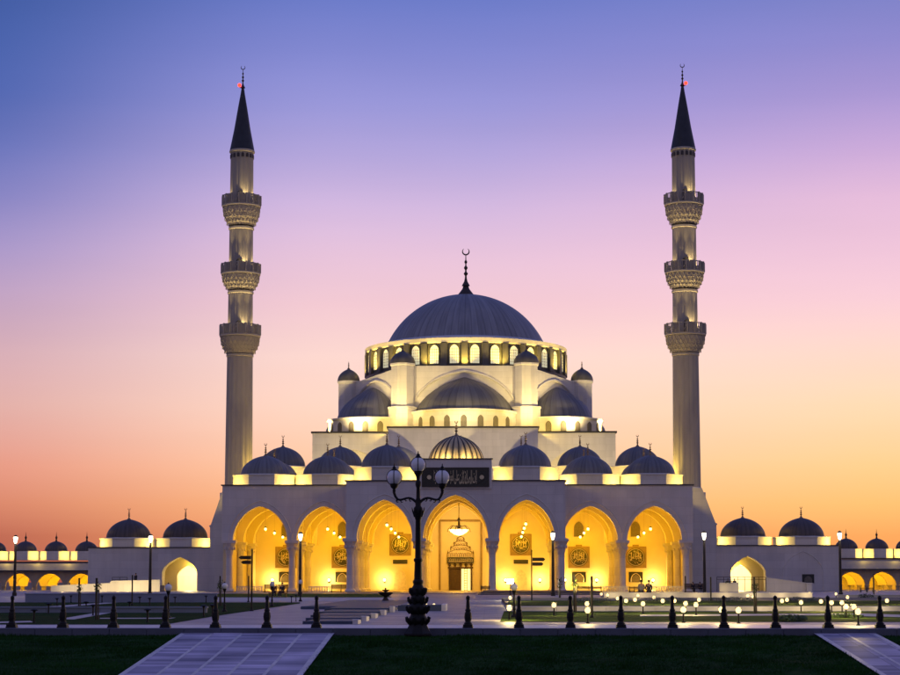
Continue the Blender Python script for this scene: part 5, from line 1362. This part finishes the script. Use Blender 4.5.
# ================================================================== PEOPLE
def person(loc, pose, rz, lab, top='cloth_dark', legs='cloth_dark', grp='people before the mosque'):
    if pose == 'stand': hip, kn, an, to = .93, (.04, .5), (0, .09), (.15, .03)
    else: hip, kn, an, to = .08, (.44, .10), (.46, -.36), (.60, -.40)
    B = hip
    J = {'pelvis': ((0, 0, B), .13), 'waist': ((0, -.01, B+.2), .125), 'chest': ((0, 0, B+.42), .15), 'neck': ((0, .01, B+.58), .058), 'chin': ((0, .03, B+.66), .07), 'head': ((0, .03, B+.74), .098), 'crown': ((0, .02, B+.82), .075), 'nose': ((0, .125, B+.715), .014)}
    E = [('pelvis', 'waist'), ('waist', 'chest'), ('chest', 'neck'), ('neck', 'chin'), ('chin', 'head'), ('head', 'crown'), ('head', 'nose')]
    for s, n in ((-1, 'l'), (1, 'r')):
        J['sh'+n] = ((s*.19, 0, B+.5), .065); J['el'+n] = ((s*.25, .03, B+.22), .05)
        J['wr'+n] = ((s*.17, .24, B+.12) if pose == 'sit' else (s*.24, .10, B-.02), .034); w = Vector(J['wr'+n][0])
        dv = Vector((-s*.25, .9, -.3)).normalized() if pose == 'sit' else Vector((0, .15, -1)).normalized()
        J['pa'+n] = (tuple(w+dv*.08), .036); E += [('chest', 'sh'+n), ('sh'+n, 'el'+n), ('el'+n, 'wr'+n), ('wr'+n, 'pa'+n)]
        sd = Vector((s, 0, 0))
        for k in range(4):
            J[f'f{n}{k}'] = (tuple(w+dv*(.15+.02*(k in (1, 2)))+sd*(.03-.02*k)), .009); E.append(('pa'+n, f'f{n}{k}'))
        J['th'+n] = (tuple(w+dv*.09-sd*.05), .01); E.append(('wr'+n, 'th'+n))
        J['hi'+n] = ((s*.09, .01, B-.02), .10); J['kn'+n] = ((s*.11, kn[0], kn[1]), .068); J['an'+n] = ((s*.11, an[0], an[1]), .042); J['to'+n] = ((s*.12, to[0], to[1]), .035)
        E += [('pelvis', 'hi'+n), ('hi'+n, 'kn'+n), ('kn'+n, 'an'+n), ('an'+n, 'to'+n)]
    def skin(name, keep, m, grow, parent):
        ks = [k for k in J if keep(k)]; ix = {k: i for i, k in enumerate(ks)}
        me = bpy.data.meshes.new(name); me.from_pydata([J[k][0] for k in ks], [(ix[a], ix[b]) for a, b in E if a in ix and b in ix], []); me.materials.append(M[m])
        o = bpy.data.objects.new(name, me); col.objects.link(o); md_ = o.modifiers.new('skin', 'SKIN'); md_.use_smooth_shade = True
        for i, k in enumerate(ks):
            sv = me.skin_vertices[0].data[i]; r_ = J[k][1]*grow+(.012 if grow > 1 else 0); sv.radius = (r_, r_*(.78 if k in ('pelvis', 'waist', 'chest') else 1)); sv.use_root = (i == 0)
        ss = o.modifiers.new('sub', 'SUBSURF'); ss.levels = 1; ss.render_levels = 1
        o.parent = parent; return o
    t = thing('person', loc, lab, 'person', grp, rz)
    skin('body', lambda k: True, 'skin', 1.0, t)
    skin('shirt', lambda k: k in ('pelvis', 'waist', 'chest') or k[:2] in ('sh', 'el') or k in ('wrl', 'wrr'), top, 1.12, t)
    skin('trousers', lambda k: k == 'pelvis' or k[:2] in ('hi', 'kn', 'an'), legs, 1.12, t)
    MB().lathe([(.105, B+.72), (.115, B+.76), (.10, B+.83), (.05, B+.875), (.001, B+.885)], 12, (0, -.005, 0)).build('hair', 'hair', t, smooth=60)
    return t
hw_ = gr(604, 600.8, 0); wt = Z(592.6, hw_.y, 640)
for px, lab, c in ((641.4, 'person in grey shirt sitting on terrace wall, back turned, left of the two', 'cloth_grey'), (648.8, 'person in dark shirt sitting on terrace wall, back turned, right of the two', 'cloth_dark')):
    person((X(px, hw_.y+.25, 588), hw_.y+.25, wt+.03), 'sit', .1 if px < 645 else -.15, lab, c)
for px, lab in ((693, 'person in black sitting on the bench beside the rightmost column, left of the two'), (700, 'person in black sitting on the bench beside the rightmost column, right of the two')):
    person((X(px, -4.6, 585), -4.6, .50), 'sit', PI+.2, lab)
person((X(135.8, 13.6, 578), 13.6, .95), 'stand', PI-.6, 'person in black standing on the ramp before the left pavilion')
for px, lab in ((728, 'person behind the right ramp planter, left one of the two'), (734.5, 'person behind the right ramp planter, right one of the two')):
    person((X(px, 10.6, 580), 10.6, .12), 'stand', PI, lab)
bp_ = gr(278, 597.5, 0)
t = thing('low_bench', (bp_.x, bp_.y+.1, 0), 'low backless bench under two dark figures before the leftmost arch', 'bench'); MB().bbox(-.9, .9, -.22, .22, .38, .44, .012).build('seat', 'wood', t)
for q in (-.75, .75): MB().box(q-.04, q+.04, -.18, .18, 0, .378).build('leg', 'iron', t)
person((bp_.x-.42, bp_.y+.05, .46), 'sit', PI+.25, 'person in dark maroon sitting on the low bench before the leftmost arch', 'cloth_red')
person((bp_.x+.40, bp_.y+.05, .46), 'sit', PI-.4, 'person in black sitting on the low bench before the leftmost arch', 'cloth_dark')

# ================================================================== SKY AND LIGHT
w = bpy.data.worlds.new('World'); scn.world = w; w.use_nodes = True
nt = w.node_tree; nt.nodes.clear()
tc = nt.nodes.new('ShaderNodeTexCoord'); sp = nt.nodes.new('ShaderNodeSeparateXYZ'); nt.links.new(tc.outputs['Generated'], sp.inputs[0])
el = M2(nt, 'MULTIPLY', M2(nt, 'ARCSINE', sp.outputs[2]), 180/PI)
az = M2(nt, 'MULTIPLY', M2(nt, 'ARCTAN2', sp.outputs[0], sp.outputs[1]), 180/PI)
fe = M2(nt, 'POWER', M2(nt, 'MAXIMUM', M2(nt, 'DIVIDE', el, 90.0), 0.0), 0.5)
def ramp_node(stops):
    r = nt.nodes.new('ShaderNodeValToRGB'); nt.links.new(fe, r.inputs['Fac']); r.color_ramp.interpolation = 'LINEAR'
    els = r.color_ramp.elements
    for i, (e, c) in enumerate(stops):
        p = math.sqrt(max(0, e)/90)
        x = els[i] if i < 2 else els.new(p)
        x.position = p; x.color = (*s2l(c), 1)
    return r.outputs['Color']
UPPER = [(35, (78, 92, 165)), (90, (78, 90, 158))]
EL_ = (0, 1.4, 2.4, 3.6, 5.5, 7.1, 8.8, 10.3, 11.9, 13.4, 15.0, 16.6, 18.3)
left = ramp_node(list(zip(EL_, [(150, 72, 66), (184, 100, 84), (216, 132, 108), (228, 150, 132), (223, 172, 168), (212, 170, 182), (190, 160, 194), (163, 147, 199), (128, 128, 194), (98, 112, 185), (74, 99, 175), (66, 94, 168), (58, 88, 160)]))+UPPER)
mid = ramp_node(list(zip(EL_, [(225, 120, 80), (246, 158, 105), (254, 182, 128), (255, 198, 160), (254, 213, 194), (252, 216, 208), (243, 202, 212), (230, 194, 218), (208, 182, 222), (180, 166, 220), (152, 150, 216), (130, 136, 209), (106, 122, 200)]))+UPPER)
right = ramp_node(list(zip(EL_, [(225, 125, 70), (246, 166, 96), (254, 193, 118), (255, 207, 145), (254, 220, 182), (254, 218, 203), (247, 205, 216), (239, 197, 220), (229, 188, 220), (200, 168, 217), (168, 150, 212), (142, 137, 206), (120, 128, 200)]))+UPPER)
back = ramp_node([(0, (112, 103, 120)), (4, (124, 114, 132)), (10, (131, 121, 140)), (18, (130, 122, 148)), (35, (120, 120, 160)), (60, (100, 108, 166)), (90, (84, 98, 165))])
def smooth(v, a, b):
    mr = nt.nodes.new('ShaderNodeMapRange'); mr.interpolation_type = 'SMOOTHSTEP'; nt.links.new(v, mr.inputs['Value'])
    mr.inputs['From Min'].default_value = a; mr.inputs['From Max'].default_value = b; return mr.outputs[0]
def mix(f, a, b):
    x = nt.nodes.new('ShaderNodeMix'); x.data_type = 'RGBA'; nt.links.new(f, x.inputs[0]); nt.links.new(a, x.inputs[6]); nt.links.new(b, x.inputs[7]); return x.outputs[2]
def lin(v, a, b):
    mr = nt.nodes.new('ShaderNodeMapRange'); nt.links.new(v, mr.inputs['Value']); mr.inputs['From Min'].default_value = a; mr.inputs['From Max'].default_value = b; return mr.outputs[0]
front = mix(lin(az, 0, 12), mix(smooth(az, -17.5, -4.5), left, mid), right)
skyc = mix(smooth(sp.outputs[1], .75, -.1), front, back)
hz = nt.nodes.new('ShaderNodeTexNoise'); hz.inputs['Scale'].default_value = 2.2; hz.inputs['Detail'].default_value = 5
hm = nt.nodes.new('ShaderNodeMapping'); hm.inputs['Scale'].default_value = (1.5, 1.5, 14); nt.links.new(tc.outputs['Generated'], hm.inputs['Vector']); nt.links.new(hm.outputs[0], hz.inputs['Vector'])
hv = M2(nt, 'ADD', .945, M2(nt, 'MULTIPLY', hz.outputs['Fac'], .11))
hc = nt.nodes.new('ShaderNodeVectorMath'); hc.operation = 'SCALE'; nt.links.new(skyc, hc.inputs[0]); nt.links.new(hv, hc.inputs['Scale']); skyc = hc.outputs[0]
sky = nt.nodes.new('ShaderNodeTexSky'); sky.sky_type = 'NISHITA'; sky.sun_disc = False; sky.sun_elevation = R(1.0); sky.sun_rotation = R(8)
b1 = nt.nodes.new('ShaderNodeBackground'); b1.inputs['Strength'].default_value = 1.0; nt.links.new(skyc, b1.inputs['Color'])
b2 = nt.nodes.new('ShaderNodeBackground'); b2.inputs['Strength'].default_value = .004; nt.links.new(sky.outputs[0], b2.inputs['Color'])
ad = nt.nodes.new('ShaderNodeAddShader'); nt.links.new(b1.outputs[0], ad.inputs[0]); nt.links.new(b2.outputs[0], ad.inputs[1])
out = nt.nodes.new('ShaderNodeOutputWorld'); nt.links.new(ad.outputs[0], out.inputs['Surface'])
w.cycles.sampling_method = 'MANUAL'; w.cycles.sample_map_resolution = 512
sl_ = bpy.data.lights.new('sun_lamp', 'SUN'); sl_.energy = .12; sl_.angle = R(3); sl_.color = (1, .55, .4)
so = bpy.data.objects.new('sun_lamp', sl_); col.objects.link(so); so['kind'] = 'helper'
so.rotation_euler = Vector((-math.sin(R(8)), -math.cos(R(8)), -math.tan(R(3)))).to_track_quat('-Z', 'Y').to_euler()

# ================================================================== RENDER
vs = scn.view_settings; vs.view_transform = 'Standard'; vs.look = 'None'; vs.exposure = 0; vs.gamma = 1; vs.use_curve_mapping = False
scn.render.engine = 'CYCLES'; cy = scn.cycles
cy.use_denoising = True; cy.denoiser = 'OPENIMAGEDENOISE'; cy.max_bounces = 7; cy.diffuse_bounces = 4; cy.glossy_bounces = 3
cy.sample_clamp_indirect = 6; cy.use_light_tree = True; cy.caustics_reflective = False; cy.caustics_refractive = False
